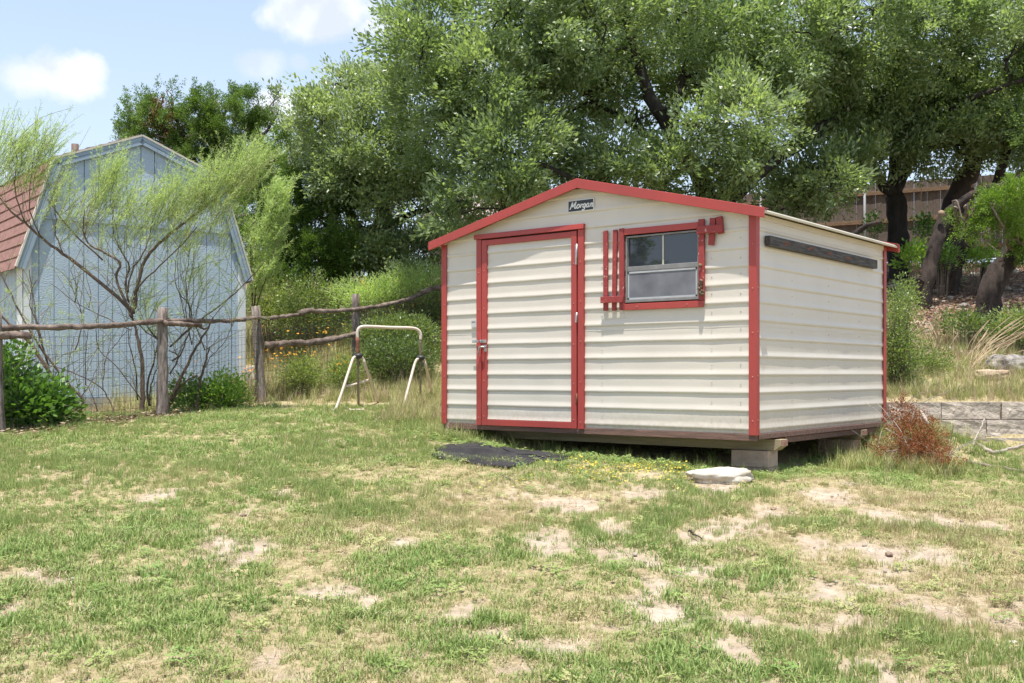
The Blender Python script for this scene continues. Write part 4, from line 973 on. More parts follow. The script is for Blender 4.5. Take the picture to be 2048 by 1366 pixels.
feathers(T, [(330, 400, 70, 36, .8), (420, 385, 60, 34, 1.0), (255, 420, 60, 40, .5), (450, 360, 55, 28, 1.5), (480, 345, 40, 26, 1.6), (405, 390, 55, 34, 1.3), (350, 405, 50, 36, 1.2), (300, 425, 55, 34, .9), (235, 405, 40, 34, .8), (200, 380, 26, 44, 1.3), (215, 350, 20, 26, 1.2), (180, 410, 26, 40, .8),
             (120, 385, 24, 36, .8), (65, 345, 26, 50, 1.2), (25, 320, 30, 56, 1.3), (88, 295, 12, 40, 1.2), (60, 300, 24, 34, .7), (8, 300, 24, 40, 1.0), (375, 450, 60, 30, .6), (440, 420, 30, 26, .9), (285, 470, 60, 26, .3), (330, 470, 90, 36, .3), (225, 480, 50, 40, .25), (110, 430, 44, 40, .4), (150, 455, 40, 36, .3), (495, 335, 22, 22, 1.4), (-40, 340, 50, 60, 1.0)], D, .9)
wisps(T, 120, D); T.done('foliage')
D = 13.25
T = Tree('willow_shrub', 'thin wiry willow shrub with nearly bare crossing stems at the barn corner', 'shrub', gat(160, D), M['bark_shrub'])
shrub_stems(T, [([(160, 826), (164, 798), (131, 760), (87, 702), (49, 642), (16, 576), (-6, 530)], .026), ([(120, 780), (112, 765), (93, 735), (62, 690), (40, 664), (10, 640), (-20, 610)], .040), ([(98, 742), (93, 724), (82, 678), (71, 628), (66, 587), (58, 540)], .020), ([(88, 702), (70, 640), (60, 600), (72, 560)], .012),
    ([(226, 826), (222, 808), (202, 776), (153, 749), (96, 730), (40, 716)], .014), ([(140, 820), (175, 775), (192, 740)], .010), ([(172, 770), (172, 700), (176, 660)], .008), ([(206, 780), (210, 720), (230, 690), (255, 660)], .009), ([(150, 700), (165, 640), (150, 590), (140, 560)], .010), ([(195, 822), (180, 780), (172, 770)], .009),
    ([(283, 800), (240, 740), (200, 700), (192, 660), (200, 610)], .010), ([(262, 660), (200, 630), (150, 605), (100, 565)], .009), ([(150, 605), (154, 575), (140, 540)], .008), ([(178, 616), (182, 590), (174, 560)], .007)], D)
feathers(T, [(125, 695, 24, 34, .35), (20, 600, 30, 40, .3), (200, 640, 40, 50, .12), (80, 620, 40, 40, .12)], D, .8, L=.05, lean=(0, 0, .4))
wisps(T, 70, D); T.done('foliage')
D = 13.7
T = Tree('willow_shrub', 'willow shrub of several leaning stems between the two tall fence posts', 'shrub', gat(345, D), M['bark_shrub'])
shrub_stems(T, [([(334, 826), (338, 806), (355, 768), (383, 713), (405, 675), (427, 636)], .036), ([(338, 812), (360, 775), (375, 760), (395, 750)], .022), ([(340, 748), (361, 708), (380, 653), (376, 610), (353, 576), (350, 520)], .014), ([(340, 694), (372, 664), (402, 639), (448, 604), (492, 565), (530, 520)], .018), ([(300, 812), (296, 770), (310, 715), (314, 690)], .022), ([(300, 800), (302, 770), (316, 735)], .018),
    ([(318, 680), (300, 660), (290, 645)], .02), ([(344, 722), (356, 712), (345, 705), (337, 700)], .016), ([(390, 826), (394, 815), (402, 760), (410, 724), (418, 697)], .030), ([(402, 760), (420, 715), (445, 690), (470, 640)], .008), ([(384, 690), (372, 620), (380, 560), (390, 500)], .010), ([(370, 640), (360, 590), (356, 540)], .008), ([(275, 800), (270, 730), (258, 690), (258, 655)], .014), ([(410, 700), (380, 620), (372, 560), (380, 500), (372, 450)], .010), ([(270, 640), (300, 670), (335, 690)], .012)], D)
feathers(T, [(380, 560, 30, 60, .35), (350, 520, 40, 50, .3), (290, 600, 26, 36, .8), (400, 580, 30, 60, .25), (460, 560, 20, 60, .25), (300, 640, 30, 16, .7), (440, 480, 30, 50, .5), (365, 480, 30, 40, .5), (470, 610, 20, 30, .2), (410, 640, 30, 20, .25)], D, .8, L=.055, lean=(.1, 0, .5))
wisps(T, 80, D); T.done('foliage')
D = 17.6
T = Tree('willow_shrub', 'dense upright willow shrub right of the barn before the dark juniper', 'shrub', gat(505, D), M['bark_shrub'])
shrub_stems(T, [([(505, 640), (515, 560), (530, 480), (548, 400)], .02), ([(505, 640), (505, 560), (500, 500), (510, 440)], .016), ([(505, 640), (530, 560), (555, 480)], .014)], D)
feathers(T, [(540, 420, 26, 40, .9), (548, 470, 24, 40, .8), (515, 480, 28, 40, .6), (525, 540, 34, 50, .6), (500, 570, 24, 40, .5), (555, 400, 12, 24, .9)], D, .9, L=.075, Wd=.009, lean=(.2, 0, 1))
T.done('foliage')

# ------------------------------------------------------------------ bushes and weeds
def bush(name, label, cat, px, py, d, rx, ry, rz, key, leaf, k, n, tint=.5, flowers=None, fcol='orange', stem='twig', group=None, upn=.7, r=.08):
    """py = photo row of its middle; leafy stems from one base"""
    c = at(px, py, d); b = Vector((c.x, c.y, gz(c.x, c.y))); o = thing(name, label, cat, b, 0, group)
    L = Leaves(); tw = MB()
    for i in range(k):
        q = rvec(1)[0]; q = q * rng.random() ** .33 * (1 + .35 * mnoise.noise(Vector(q * 1.7 + P3(c)))); p = P3(c) + q * np.array([rx, ry, rz]); p[2] = max(p[2], b.z + .04)
        out = unit((q * np.array([1, 1, .6]) + np.array([0, 0, .5]))[None])[0]
        L.cluster(p, r, n, leaf[0], leaf[1], out, tint=tint + .22 * mnoise.noise(Vector(p * 3)), tj=.17, upn=upn)
        if i % 3 == 0: tw.tube([b + Vector((q[0] * .1, q[1] * .1, 0)), b.lerp(Vector(p), .55) + Vector((0, 0, .04)), Vector(p)], [.007, .005, .002], 3, cap=False)
    L.build('foliage', M[key], o, b); tw.build('stems', M[stem], o, b)['kind'] = 'stuff'
    if flowers:
        F = Leaves()
        for i in range(flowers):
            q = rvec(1)[0]; q[2] = abs(q[2]); q[1] = -abs(q[1]); p = P3(c) + q * np.array([rx, ry, rz]) * 1.03
            F.cluster(p, .010, 8, .019, .012, np.array([0, -.3, .8]), tint=.5)
        F.build('blossoms', M[fcol], o, b)
    return o
bush('lantana_bush', 'dark green broad leaved bush against the end fence post by the barn corner', 'bush', 52, 806, 12.0, .38, .38, .30, 'lantana', (.085, .06), 210, 14, .48, upn=.9, r=.1)
bush('lantana_bush', 'broad leaved sprig bush climbing the fence wire beside the barn trim', 'bush', 12, 735, 11.9, .16, .2, .26, 'lantana', (.07, .045), 50, 14, .38)
bush('flowering_bush', 'bright lime green bush with one orange bloom at the right barn corner', 'bush', 445, 790, 14.0, .30, .3, .27, 'brightleaf', (.05, .028), 130, 20, .45, 4)
bush('leafy_bush', 'small dark green bush among bare stems before the barn wall', 'bush', 380, 795, 13.9, .22, .25, .22, 'lantana', (.06, .038), 70, 16, .55)
bush('weed_bush', 'grey green weedy bush rising behind the lower fence rail', 'bush', 622, 620, 18.6, .62, .5, .62, 'bushleaf', (.05, .022), 330, 22, .55)
bush('weed_bush', 'yellow green tangle of weeds at the foot of the dark juniper', 'bush', 545, 610, 19.2, .4, .4, .4, 'weedleaf', (.06, .024), 150, 22, .6, 6)
bush('weed_bush', 'lush green weeds crowding behind the pale pipe frame', 'bush', 790, 668, 17.0, .70, .5, .28, 'bushleaf', (.055, .022), 300, 22, .55)
bush('weed_bush', 'deep green low thicket under the pipe frame bar', 'bush', 800, 715, 15.9, .6, .4, .30, 'bushleaf', (.05, .024), 260, 20, .15)
bush('weed_bush', 'tall yellow green weeds leaning on the shed corner trim', 'bush', 858, 632, 18.6, .42, .4, .42, 'weedleaf', (.07, .014), 240, 26, .6, 14)
bush('weed_bush', 'pale yellow plume weeds on top of the flowery bank', 'bush', 835, 572, 18.4, .62, .4, .36, 'feather', (.07, .012), 240, 28, .55)
bush('weed_bush', 'pale straw weeds along the bank crest below the left oak', 'bush', 735, 588, 18.3, .7, .4, .28, 'feather', (.07, .012), 220, 26, .42, 10)
bush('weed_bush', 'small round green weed clump beside the split fence post', 'bush', 600, 745, 15.3, .26, .3, .22, 'weedleaf', (.05, .014), 110, 26, .5)
bush('weed_bush', 'leafy weeds with small orange flowers by the middle fence post', 'bush', 690, 745, 15.4, .2, .3, .24, 'weedleaf', (.05, .018), 80, 24, .4, 12)
bush('evergreen_bush', 'dark small leaved evergreen bush pressed against the back corner of the shed', 'bush', 1796, 705, 12.8, .17, .28, .66, 'bushleaf', (.034, .019), 250, 22, .55)
bush('evergreen_bush', 'spreading small leaved bush on the bank above the stone wall', 'bush', 1842, 735, 13.6, .34, .3, .24, 'bushleaf', (.036, .02), 140, 22, .55)
bush('evergreen_bush', 'leafy sapling catching sun beside the dark back shed trim', 'bush', 1805, 610, 13.2, .13, .2, .30, 'bushleaf', (.036, .02), 80, 22, .6)
bush('leafy_bush', 'light green broad leaved plant at the base of the forked oak trunk', 'bush', 1826, 512, 18.2, .15, .18, .20, 'brightleaf', (.09, .04), 40, 12, .3)
bush('leafy_bush', 'sunlit green sprouts beside the sawn stump on the litter', 'bush', 1955, 512, 19.0, .30, .3, .16, 'brightleaf', (.07, .03), 60, 14, .28)
bush('leafy_bush', 'low green creeper patch between the dark juniper trunks', 'bush', 1885, 512, 18.6, .22, .3, .18, 'lantana', (.06, .03), 60, 14, .5)
bush('leafy_bush', 'grey green shrub in shade under the heavy leaning juniper', 'bush', 1925, 648, 14.9, .32, .3, .15, 'bushleaf', (.05, .026), 80, 18, .35)
bush('leafy_bush', 'pale leaved bush behind the rocks on the bank', 'bush', 2035, 655, 14.6, .30, .35, .28, 'bushleaf', (.045, .022), 150, 22, .6)
bush('ivy_clump', 'climbing green vine hanging on the picket fence', 'vine', 1848, 455, 21.6, .16, .1, .28, 'lantana', (.06, .04), 50, 12, .35)
bush('ivy_clump', 'small green vine on the pickets near the cut limb', 'vine', 1745, 450, 22.5, .16, .1, .22, 'lantana', (.06, .04), 34, 12, .5)

# tall dry grass stalks and plumes on the bank
def stalks(name, label, px, py, d, n, h, lean, mat, spreadx=.3):
    c = at(px, py, d); b = Vector((c.x, c.y, gz(c.x, c.y))); o = thing(name, label, 'grass', b); mb = MB()
    for i in range(n):
        p = b + Vector((random.gauss(0, spreadx * .3), random.gauss(0, .08), -.02)); ang = Vector((random.gauss(lean, .28), random.gauss(-.1, .25), 1)).normalized(); hh = h * random.uniform(.55, 1.1)
        P = smooth_path([p, p + ang * hh * .5, p + ang * hh + Vector((lean * .25 * hh, 0, -.10 * hh))], 3)
        mb.tube(P, taper(len(P), .0045, .0016), 3, cap=False); e = P[-1]; e0 = P[-3]
        mb.tube([e0, e0.lerp(e, .5), e], [.003, .008, .002], 4, cap=False)
    mb.build('stalks', mat, o, b)['kind'] = 'stuff'; return o
M['drystalk'] = material('dry_stalk', (.55, .42, .27), .8, (.38, .26, .17), scale=8)
M['greenblade'] = material('long_blade', (.14, .20, .055), .6, (.30, .33, .12), scale=5)
stalks('dry_grass_clump', 'tall dry tan grass stalks fanning right above the bank rocks', 1935, 715, 13.6, 24, .92, .75, M['drystalk'])
stalks('dry_grass_clump', 'upright dry tan grass stalks beside the evergreen bush on the bank', 1885, 700, 13.8, 20, .80, -.1, M['drystalk'])

# ------------------------------------------------------------------ pipe frame
pb = gat(705, 13.9)
pfm = thing('pipe_stand', 'pale beige adjustable pipe frame with hoop top and splayed legs', 'stand', pb)
def tubeobj(name, pts, r, mat, parent=pfm, n=5, sides=10): return MB().tube(smooth_path(pts, n), r, sides).build(name, M[mat], parent, pb)
tubeobj('top_bar', [at(715, 676, 13.9), at(715, 664, 13.9), at(720, 655, 13.91), at(736, 653, 13.95), at(780, 655, 14.1), at(822, 656, 14.25), at(836, 660, 14.29), at(841, 668, 14.3), at(841, 680, 14.3)], .021, 'pipe')
tubeobj('upright', [at(715, 675, 13.9), at(715.5, 712, 13.9)], .0245, 'rust'); tubeobj('upright', [at(841, 679, 14.3), at(841, 716, 14.3)], .018, 'pipedark')
def feet(px, d): q = gat(px, d); return q
tubeobj('inner_rod', [at(715.5, 712, 13.9), at(716, 760, 13.92), gat(717, 13.95)], .015, 'pipedark'); tubeobj('inner_rod', [at(841, 716, 14.3), gat(841, 14.35)], .014, 'pipedark')
for px, py, d in ((716, 713, 13.9), (841, 717, 14.3)):
    MB().tube([at(px - 8, py + 1, d), at(px - 5, py - 1, d), at(px + 5, py - 1, d), at(px + 8, py + 1, d)], [.020, .038, .038, .020], 10).build('clamp', M['clamp'], pfm, pb)
g1 = gat(668, 13.55); g2 = gat(757, 14.5); g3 = gat(806, 13.9); g4 = gat(866, 14.9)
tubeobj('leg', [at(711, 713, 13.88), at(706, 718, 13.86), at(700, 735, 13.8), g1 + Vector((.03, 0, .04)), g1 + Vector((-.03, -.02, .015))], .0185, 'pipe')
tubeobj('leg', [at(721, 713, 13.92), at(726, 718, 13.95), at(732, 735, 14.0), g2], .0185, 'pipe')
tubeobj('leg', [at(837, 717, 14.28), at(832, 722, 14.26), at(826, 740, 14.2), g3], .0185, 'pipe'); tubeobj('leg', [at(846, 717, 14.32), at(849, 722, 14.35), at(853, 738, 14.4), g4], .0185, 'pipe')
tubeobj('brace', [at(690, 773, 13.72), at(716, 767, 13.95), at(741, 759, 14.2)], .016, 'pipe')
tubeobj('base_rail', [g1 + Vector((.2, -.05, .02)), gat(705, 13.5) + Vector((0, 0, .02)), gat(728, 13.5) + Vector((0, 0, .02))], .013, 'pipe')

# plank leaning against the barn
lb_ = gat(512, 15.6); lp = thing('leaning_board', 'grey board leaning between the barn corner and a fence post', 'board', lb_)
MB().prism([at(489, 795, 15.7), at(489, 735, 16), at(503, 735, 16), at(524, 795, 15.3)], (0, .04, 0)).build('board', M['cedarpost'], lp, lb_)
rk = None
def rock(name, label, px, py, d, sx, sy, sz, mat, sink=.25, rz=0, seed=0, group=None, rough=.22):
    c = gat(px, d); bm = bmesh.new(); bmesh.ops.create_icosphere(bm, subdivisions=4, radius=1)
    for v in bm.verts:
        q = v.co.copy(); m = max(abs(q.x), abs(q.y), abs(q.z)); q = q.lerp(q / m, .45)
        q *= 1 + rough * mnoise.noise(v.co * 1.6 + Vector((seed, 0, 0))) + rough * .5 * mnoise.noise(v.co * 4 + Vector((0, seed, 0))) + .04 * mnoise.noise(v.co * 11)
        v.co = Vector((q.x * sx, q.y * sy, q.z * sz))
    me = bpy.data.meshes.new(name); bm.to_mesh(me); bm.free(); me.materials.append(mat); me.polygons.foreach_set('use_smooth', [True] * len(me.polygons))
    o = bpy.data.objects.new(name, me); COL.objects.link(o); o.location = c + Vector((0, 0, sz * (1 - 2 * sink))); o.rotation_euler = (0, 0, rz)
    return tag(o, label, 'rock', group)
rock('rock', 'white limestone slab lying in front of the concrete block', 1443, 946, 8.55, .245, .12, .066, M['rock'], .28, -.12, 31, rough=.24)
rock('rock', 'grey mottled boulder on the bank above the stone wall', 2012, 733, 13.6, .24, .18, .13, M['rockgrey'], .2, .1, 5)
rock('rock', 'tan flat stone in front of the grey boulder on the bank', 1985, 757, 13.2, .22, .12, .07, M['rocktan'], .2, .1, 9)
rock('rock', 'pale round rock beside the barn corner behind the fence', 492, 720, 18.6, .22, .2, .15, M['rock'], .2, 0, 12)
rock('rock', 'grey rock half hidden in weeds behind the low fence rail', 585, 725, 17.4, .34, .2, .12, M['rockgrey'], .2, .1, 15)
rock('rock', 'white stone chip half buried in the lawn near the camera', 590, 1345, 3.95, .055, .04, .025, M['rock'], .3, .3, 21)
rock('rock', 'small white pebble on the bare soil at the lawn edge', 2026, 1222, 4.6, .02, .014, .010, M['rock'], .3, .3, 25)

# black fabric scrap on the lawn
def lawn_at(px, py):
    d = 8.0
    for _ in range(30): d = .5 * d + .5 * (EYE - gz((px - 1024) * d / FPX, d)) * FPX / (py - HOR)
    return (px - 1024) * d / FPX, d
outl = [(862, 915), (876, 909), (870, 900), (888, 893), (925, 889), (955, 890), (962, 896), (1000, 903), (1030, 903), (1050, 908), (1080, 909), (1128, 908), (1137, 917), (1122, 926), (1100, 922), (1065, 931), (1020, 939), (985, 936), (940, 929), (895, 924)]
op = [Vector((*lawn_at(*p), 0)) for p in outl]; cen = sum(op, Vector()) / len(op)
bm = bmesh.new(); rings = 9; vv = []
for r in range(rings + 1):
    f = r / rings; row = []
    sm = smooth_path(op + [op[0]], 4)[:-1]
    for p in sm:
        q = cen.lerp(p, f); h = .012 + .04 * vnoise(q.x * .6, q.y * 1.6, 4.2, 4) * (1 - f ** 5) + .035 * abs(vnoise(q.x * .8 + q.y, q.y * 1.4, 7, 9) - .5) + .012 * (f ** 8) * vnoise(q.x, q.y, 9, 2)
        row.append(bm.verts.new((q.x, q.y, gz(q.x, q.y) + float(h))))
    vv.append(row)
for a, b2 in zip(vv, vv[1:]):
    for i in range(len(a)): bm.faces.new((a[i], a[(i + 1) % len(a)], b2[(i + 1) % len(a)], b2[i])).smooth = True
bmesh.ops.remove_doubles(bm, verts=bm.verts, dist=1e-4)
me = bpy.data.meshes.new('fabric_mat'); bm.to_mesh(me); bm.free(); me.materials.append(M['mat'])
o = bpy.data.objects.new('fabric_mat', me); COL.objects.link(o); tag(o, 'crumpled black fabric mat lying on the grass before the shed door', 'mat')
sol = o.modifiers.new('thick', 'SOLIDIFY'); sol.thickness = .006

# dead juniper pile, sticks
pc = gat(1830, 10.6)
dp = thing('dead_branch_pile', 'rust brown dead juniper branches heaped beside the stone wall', 'branches', pc); L = Leaves(); mb = MB()
for (px, py, d, rx, ry, rz, k) in [(1830, 872, 10.5, .22, .3, .19, 220), (1800, 900, 10.3, .22, .25, .12, 120), (1862, 908, 10.2, .20, .2, .10, 90), (1805, 830, 10.8, .14, .2, .12, 80), (1880, 920, 10.0, .12, .14, .05, 40)]:
    c = P3(at(px, py, d))
    for i in range(k):
        q = rvec(1)[0] * rng.random() ** .4; p = c + q * np.array([rx, ry, rz]); p[2] = max(p[2], gz(p[0], p[1]) + .02)
        L.brush(p, q + np.array([0, -.2, .1]) + rng.normal(size=3) * .6, .11, .022, 22, .028, .0075, .5, .25)
    for i in range(5):
        p = Vector(c + rng.normal(size=3) * np.array([rx, ry, rz]) * .5); e = p + Vector((random.uniform(-.4, .4), random.uniform(-.3, .2), random.uniform(-.1, .3)))
        mb.tube(smooth_path([p, p.lerp(e, .5) + Vector((0, 0, .03)), e], 3), .0032, 4)
L.build('dead_needles', M['rustleaf'], dp, pc); mb.build('twigs', M['deadwood'], dp, pc)['kind'] = 'stuff'
MB().tube([at(1842, 822, 10.5), at(1850, 836, 10.4), at(1857, 848, 10.3)], [.012, .016, .014], 6, bump=.3).build('branch', M['deadwood'], dp, pc)
MB().tube([at(1822, 848, 10.4), at(1826, 830, 10.45), at(1832, 812, 10.5)], [.010, .008, .005], 6).build('branch', M['twig'], dp, pc)
def stick(label, pts, r, mat='twig', forks=()):
    P = [wob(p, .006) for p in smooth_path(pts, 5)]; b = P[0].copy(); o = MB().tube(P, taper(len(P), r, r * .55), 7, bump=.4, seed=len(label)).build('fallen_stick', M[mat], None, b)
    tag(o, label, 'stick'); 
    for f in forks: MB().tube(smooth_path(f, 4), taper(len(smooth_path(f, 4)), r * .55, r * .3), 5).build('side_shoot', M[mat], o, b)
G = lambda px, py, h=.02: (lambda q: Vector((q[0], q[1], gz(q[0], q[1]) + h))) (lawn_at(px, py))
stick('grey branch lying along the grass beside the stone wall', [G(1932, 928), G(1975, 936), G(2010, 940), G(2035, 946), G(2090, 956)], .020)
stick('pale curved stick lying at the foot of the stone wall', [G(1955, 905), G(1985, 912), G(2010, 904), G(2040, 896), G(2080, 890)], .022, 'deadwood')
stick('forked bleached twig propped upright against the stone wall', [G(1942, 896, .02), at(1952, 875, 11.2), at(1962, 855, 11.4), at(1969, 838, 11.6)], .012, 'deadwood', [[at(1953, 876, 11.2), at(1965, 874, 11.1), at(1982, 872, 11.0)]])
stick('thin dark stick sticking out from the dead branch pile', [G(1735, 917), G(1755, 910), at(1775, 905, 10.1), at(1795, 900, 10.2)], .010)
stick('short grey stick in the grass before the pipe frame', [G(748, 848), G(762, 840, .04), G(780, 833)], .014)
stick('small bent twig on the lawn below the black mat', [G(1003, 955), G(1015, 960), G(1030, 969)], .010)
stick('thin brown twig lying on bare soil in the lawn', [G(1378, 1068), G(1390, 1076), G(1402, 1084)], .007, 'bark_cedar')
stick('straight red brown stick behind the fence wire', [gat(525, 16.5) + Vector((0, 0, .12)), gat(560, 16.9) + Vector((0, 0, .1)), gat(590, 17.2) + Vector((0, 0, .16))], .016, 'bark_shrub')
stick('dark fallen pole lying in the shadow under the shed', [G(1300, 915, .03), G(1340, 910, .03), G(1390, 900, .03)], .025, 'bark_cedar')
stick('crooked dead limb poking out above the shed roof edge', [at(1680, 492, 15.2), at(1722, 458, 15.1), at(1745, 447, 15.0), at(1763, 444, 15.0)], .045, 'bark_cedar')

# ------------------------------------------------------------------ grass: tufts scattered by geometry nodes
def grass_mat(name, c0, c1, c2, trans=.3):
    m = bpy.data.materials.new(name); m.use_nodes = True; n, l = m.node_tree.nodes, m.node_tree.links; b = n['Principled BSDF']; b.inputs['Roughness'].default_value = .55; b.inputs['Specular IOR Level'].default_value = .3
    a = n.new('ShaderNodeAttribute'); a.attribute_type = 'INSTANCER'; a.attribute_name = 'tint'; s = n.new('ShaderNodeAttribute'); s.attribute_name = 'shade'
    ad = n.new('ShaderNodeMath'); ad.operation = 'ADD'; l.new(a.outputs['Fac'], ad.inputs[0]); l.new(s.outputs['Fac'], ad.inputs[1])
    r = n.new('ShaderNodeValToRGB'); e = r.color_ramp.elements; e[0].color = (*c0, 1); e[0].position = .0; e[1].color = (*c2, 1); e[1].position = 1; q = e.new(.5); q.color = (*c1, 1); l.new(ad.outputs[0], r.inputs[0]); l.new(r.outputs[0], b.inputs['Base Color'])
    t = n.new('ShaderNodeBsdfTranslucent'); l.new(r.outputs[0], t.inputs[0]); ms = n.new('ShaderNodeMixShader'); ms.inputs[0].default_value = trans
    l.new(b.outputs[0], ms.inputs[1]); l.new(t.outputs[0], ms.inputs[2]); l.new(ms.outputs[0], n['Material Output'].inputs[0]); return m
M['lawn'] = grass_mat('lawn_blade', (.55, .46, .26), (.335, .40, .13), (.19, .305, .08))
M['straw'] = grass_mat('straw_blade', (.30, .22, .13), (.46, .36, .23), (.58, .49, .34), .2)
M['weed'] = grass_mat('weed_blade', (.54, .48, .25), (.36, .39, .13), (.15, .23, .06))
M['petalo'] = grass_mat('bank_petal', (.80, .28, .02), (.85, .42, .03), (.85, .55, .06), .3)
M['petaly'] = grass_mat('lawn_petal', (.85, .58, .04), (.85, .66, .08), (.85, .72, .22), .3)
M['greenstem'] = M['weed']
def tuft(name, col, mat, n, h, spreadr, lean, w, flat=False, curl=.5):
    V, Fq, S = [], [], []
    for i in range(n):
        a = random.uniform(0, 6.283); r = spreadr * math.sqrt(random.random()); p = Vector((r * math.cos(a), r * math.sin(a), -.004)); th = random.uniform(0, 6.283)
        l = h * random.uniform(.45, 1.15); ln = random.uniform(.3, 1) * lean; d = Vector((math.cos(th), math.sin(th), 0)); sdv = Vector((-d.y, d.x, 0)) * w * .5 * random.uniform(.7, 1.3)
        if flat: p.z = random.uniform(.002, .02); pts = [p, p + d * l * .5 + Vector((0, 0, .012)), p + d * l + Vector((0, 0, random.uniform(-.01, .012)))]
        else:
            k1 = Vector((d.x * ln * .35, d.y * ln * .35, 1)).normalized(); k2 = Vector((d.x * ln * (1 + curl), d.y * ln * (1 + curl), 1 - .5 * curl * ln)).normalized(); pts = [p, p + k1 * l * .5, p + k1 * l * .5 + k2 * l * .5]
        o0 = len(V); V += [pts[0] - sdv, pts[0] + sdv, pts[1] + sdv * .8, pts[1] - sdv * .8, pts[2]]; Fq += [(o0, o0 + 1, o0 + 2, o0 + 3), (o0 + 3, o0 + 2, o0 + 4)]; S += [random.gauss(0, .14)] * 5
    me = bpy.data.meshes.new(name); me.from_pydata(V, [], Fq); me.update(); a = me.attributes.new('shade', 'FLOAT', 'POINT'); a.data.foreach_set('value', S); me.materials.append(mat)
    o = bpy.data.objects.new(name, me); col.objects.link(o); return o
def scatter(name, pts, scale, idx, tint, tilt, col, kind='stuff'):
    n = len(pts); me = bpy.data.meshes.new(name); me.vertices.add(n); me.vertices.foreach_set('co', np.ascontiguousarray(pts, np.float32).ravel())
    rot = np.stack([rng.normal(size=n) * tilt, rng.normal(size=n) * tilt, rng.uniform(0, 6.283, n)], -1).astype(np.float32)
    for nm, ty, v in (('scl', 'FLOAT', scale), ('tint', 'FLOAT', tint)):
        a = me.attributes.new(nm, ty, 'POINT'); a.data.foreach_set('value', np.asarray(v, np.float32))
    a = me.attributes.new('idx', 'INT', 'POINT'); a.data.foreach_set('value', np.asarray(idx, np.int32)); a = me.attributes.new('rot', 'FLOAT_VECTOR', 'POINT'); a.data.foreach_set('vector', rot.ravel())
    o = bpy.data.objects.new(name, me); COL.objects.link(o); o['kind'] = kind
    ng = bpy.data.node_groups.new(name, 'GeometryNodeTree'); ng.interface.new_socket('Geometry', in_out='INPUT', socket_type='NodeSocketGeometry'); ng.interface.new_socket('Geometry', in_out='OUTPUT', socket_type='NodeSocketGeometry')
    n_, l_ = ng.nodes, ng.links; gi = n_.new('NodeGroupInput'); go_ = n_.new('NodeGroupOutput'); ip = n_.new('GeometryNodeInstanceOnPoints'); ci = n_.new('GeometryNodeCollectionInfo')
    ci.inputs['Collection'].default_value = col; ci.inputs['Separate Children'].default_value = True; ci.inputs['Reset Children'].default_value = True
    def na(nm, ty): x = n_.new('GeometryNodeInputNamedAttribute'); x.data_type = ty; x.inputs[0].default_value = nm; return x.outputs[0]
    l_.new(gi.outputs[0], ip.inputs['Points']); l_.new(ci.outputs[0], ip.inputs['Instance']); ip.inputs['Pick Instance'].default_value = True
    l_.new(na('idx', 'INT'), ip.inputs['Instance Index']); l_.new(na('rot', 'FLOAT_VECTOR'), ip.inputs['Rotation']); l_.new(na('scl', 'FLOAT'), ip.inputs['Scale']); l_.new(ip.outputs[0], go_.inputs[0])
    md = o.modifiers.new('scatter', 'NODES'); md.node_group = ng; return o
cg = bpy.data.collections.new('lawn_tufts')
for i in range(5): tuft('tuft_%02d' % i, cg, M['lawn'], 15, .066, .042, .80, .0058)
for i in range(5, 8): tuft('tuft_%02d' % i, cg, M['lawn'], 22, .075, .036, .30, .0036, curl=.3)
for i in range(8, 11): tuft('tuft_%02d' % i, cg, M['lawn'], 12, .066, .058, 1.6, .0068, curl=.9)
for i in range(11, 15): tuft('tuft_%02d' % i, cg, M['straw'], 18, .060, .055, 1, .0026, flat=True)
def in_mat(x, y): return (((x - cen.x) / .62) ** 2 + ((y - cen.y) / .36) ** 2) < .98
def lawn_points(ymin, ymax, dens):
    A = (ymax - ymin) * 1.12 * (ymax + ymin) / 2; n = int(A * dens)
    y = np.sqrt(rng.uniform(ymin ** 2, ymax ** 2, n)); x = rng.uniform(-.56, .56, n) * y; return x, y
xs, ys = [], []
for a, b2, d in ((2.9, 5.2, 1150), (5.2, 7.5, 820), (7.5, 10.5, 560), (10.5, 14.2, 400)):
    x, y = lawn_points(a, b2, d); xs.append(x); ys.append(y)
for a, b2, d in ((2.2, 5.2, 420), (5.2, 9.0, 330), (9.0, 14.2, 230)):      # the lawn goes on past both edges of the frame
    m = int((b2 - a) * 2 * 2.4 * d); y = rng.uniform(a, b2, m); x = (.56 * y + rng.uniform(0, 2.4, m)) * rng.choice([-1, 1], m); xs.append(x); ys.append(y)
x = np.concatenate(xs); y = np.concatenate(ys)
def in_shed(x, y, m=0.0):
    dx, dy = x - SH_L.x, y - SH_L.y; u = dx * .7812 - dy * .6243; v = dx * .6243 + dy * .7812
    return (u > .25 - m) & (u < FL - .25 + m) & (v > .35 - m) & (v < SD + m)
g = bare(x, y); keep = rng.random(len(x)) < (.24 + .76 * g); keep &= ~in_mat(x, y); keep &= ~(in_shed(x, y) & (rng.random(len(x)) < .93)); keep &= ~((x > 3.6) & (y > WALL_Y - .05))
x, y, g = x[keep], y[keep], g[keep]; n = len(x)
sp_ = fbm(x, y, .8, 61); fine = fbm(x, y, 2.2, 88)
green = sst(.28, .57, fbm(x, y, .6, 17) * .65 + fine * .35 + .05 * sst(.5, 3, -x) + .05 * (y < 4.6) - .05 * sst(-.5, 1.5, x) * (y < 9) + .04 * sst(9, 10, y))
straw_p = np.clip(.40 - .26 * green + .25 * (1 - g), 0.12, .8)
isstraw = rng.random(n) < straw_p
uprt = sst(.50, .60, fbm(x, y, .7, 140)) 
idx = np.where(isstraw, rng.integers(11, 15, n), np.where(rng.random(n) < uprt * .85, rng.integers(5, 8, n), np.where(rng.random(n) < .4, rng.integers(8, 11, n), rng.integers(0, 5, n))))
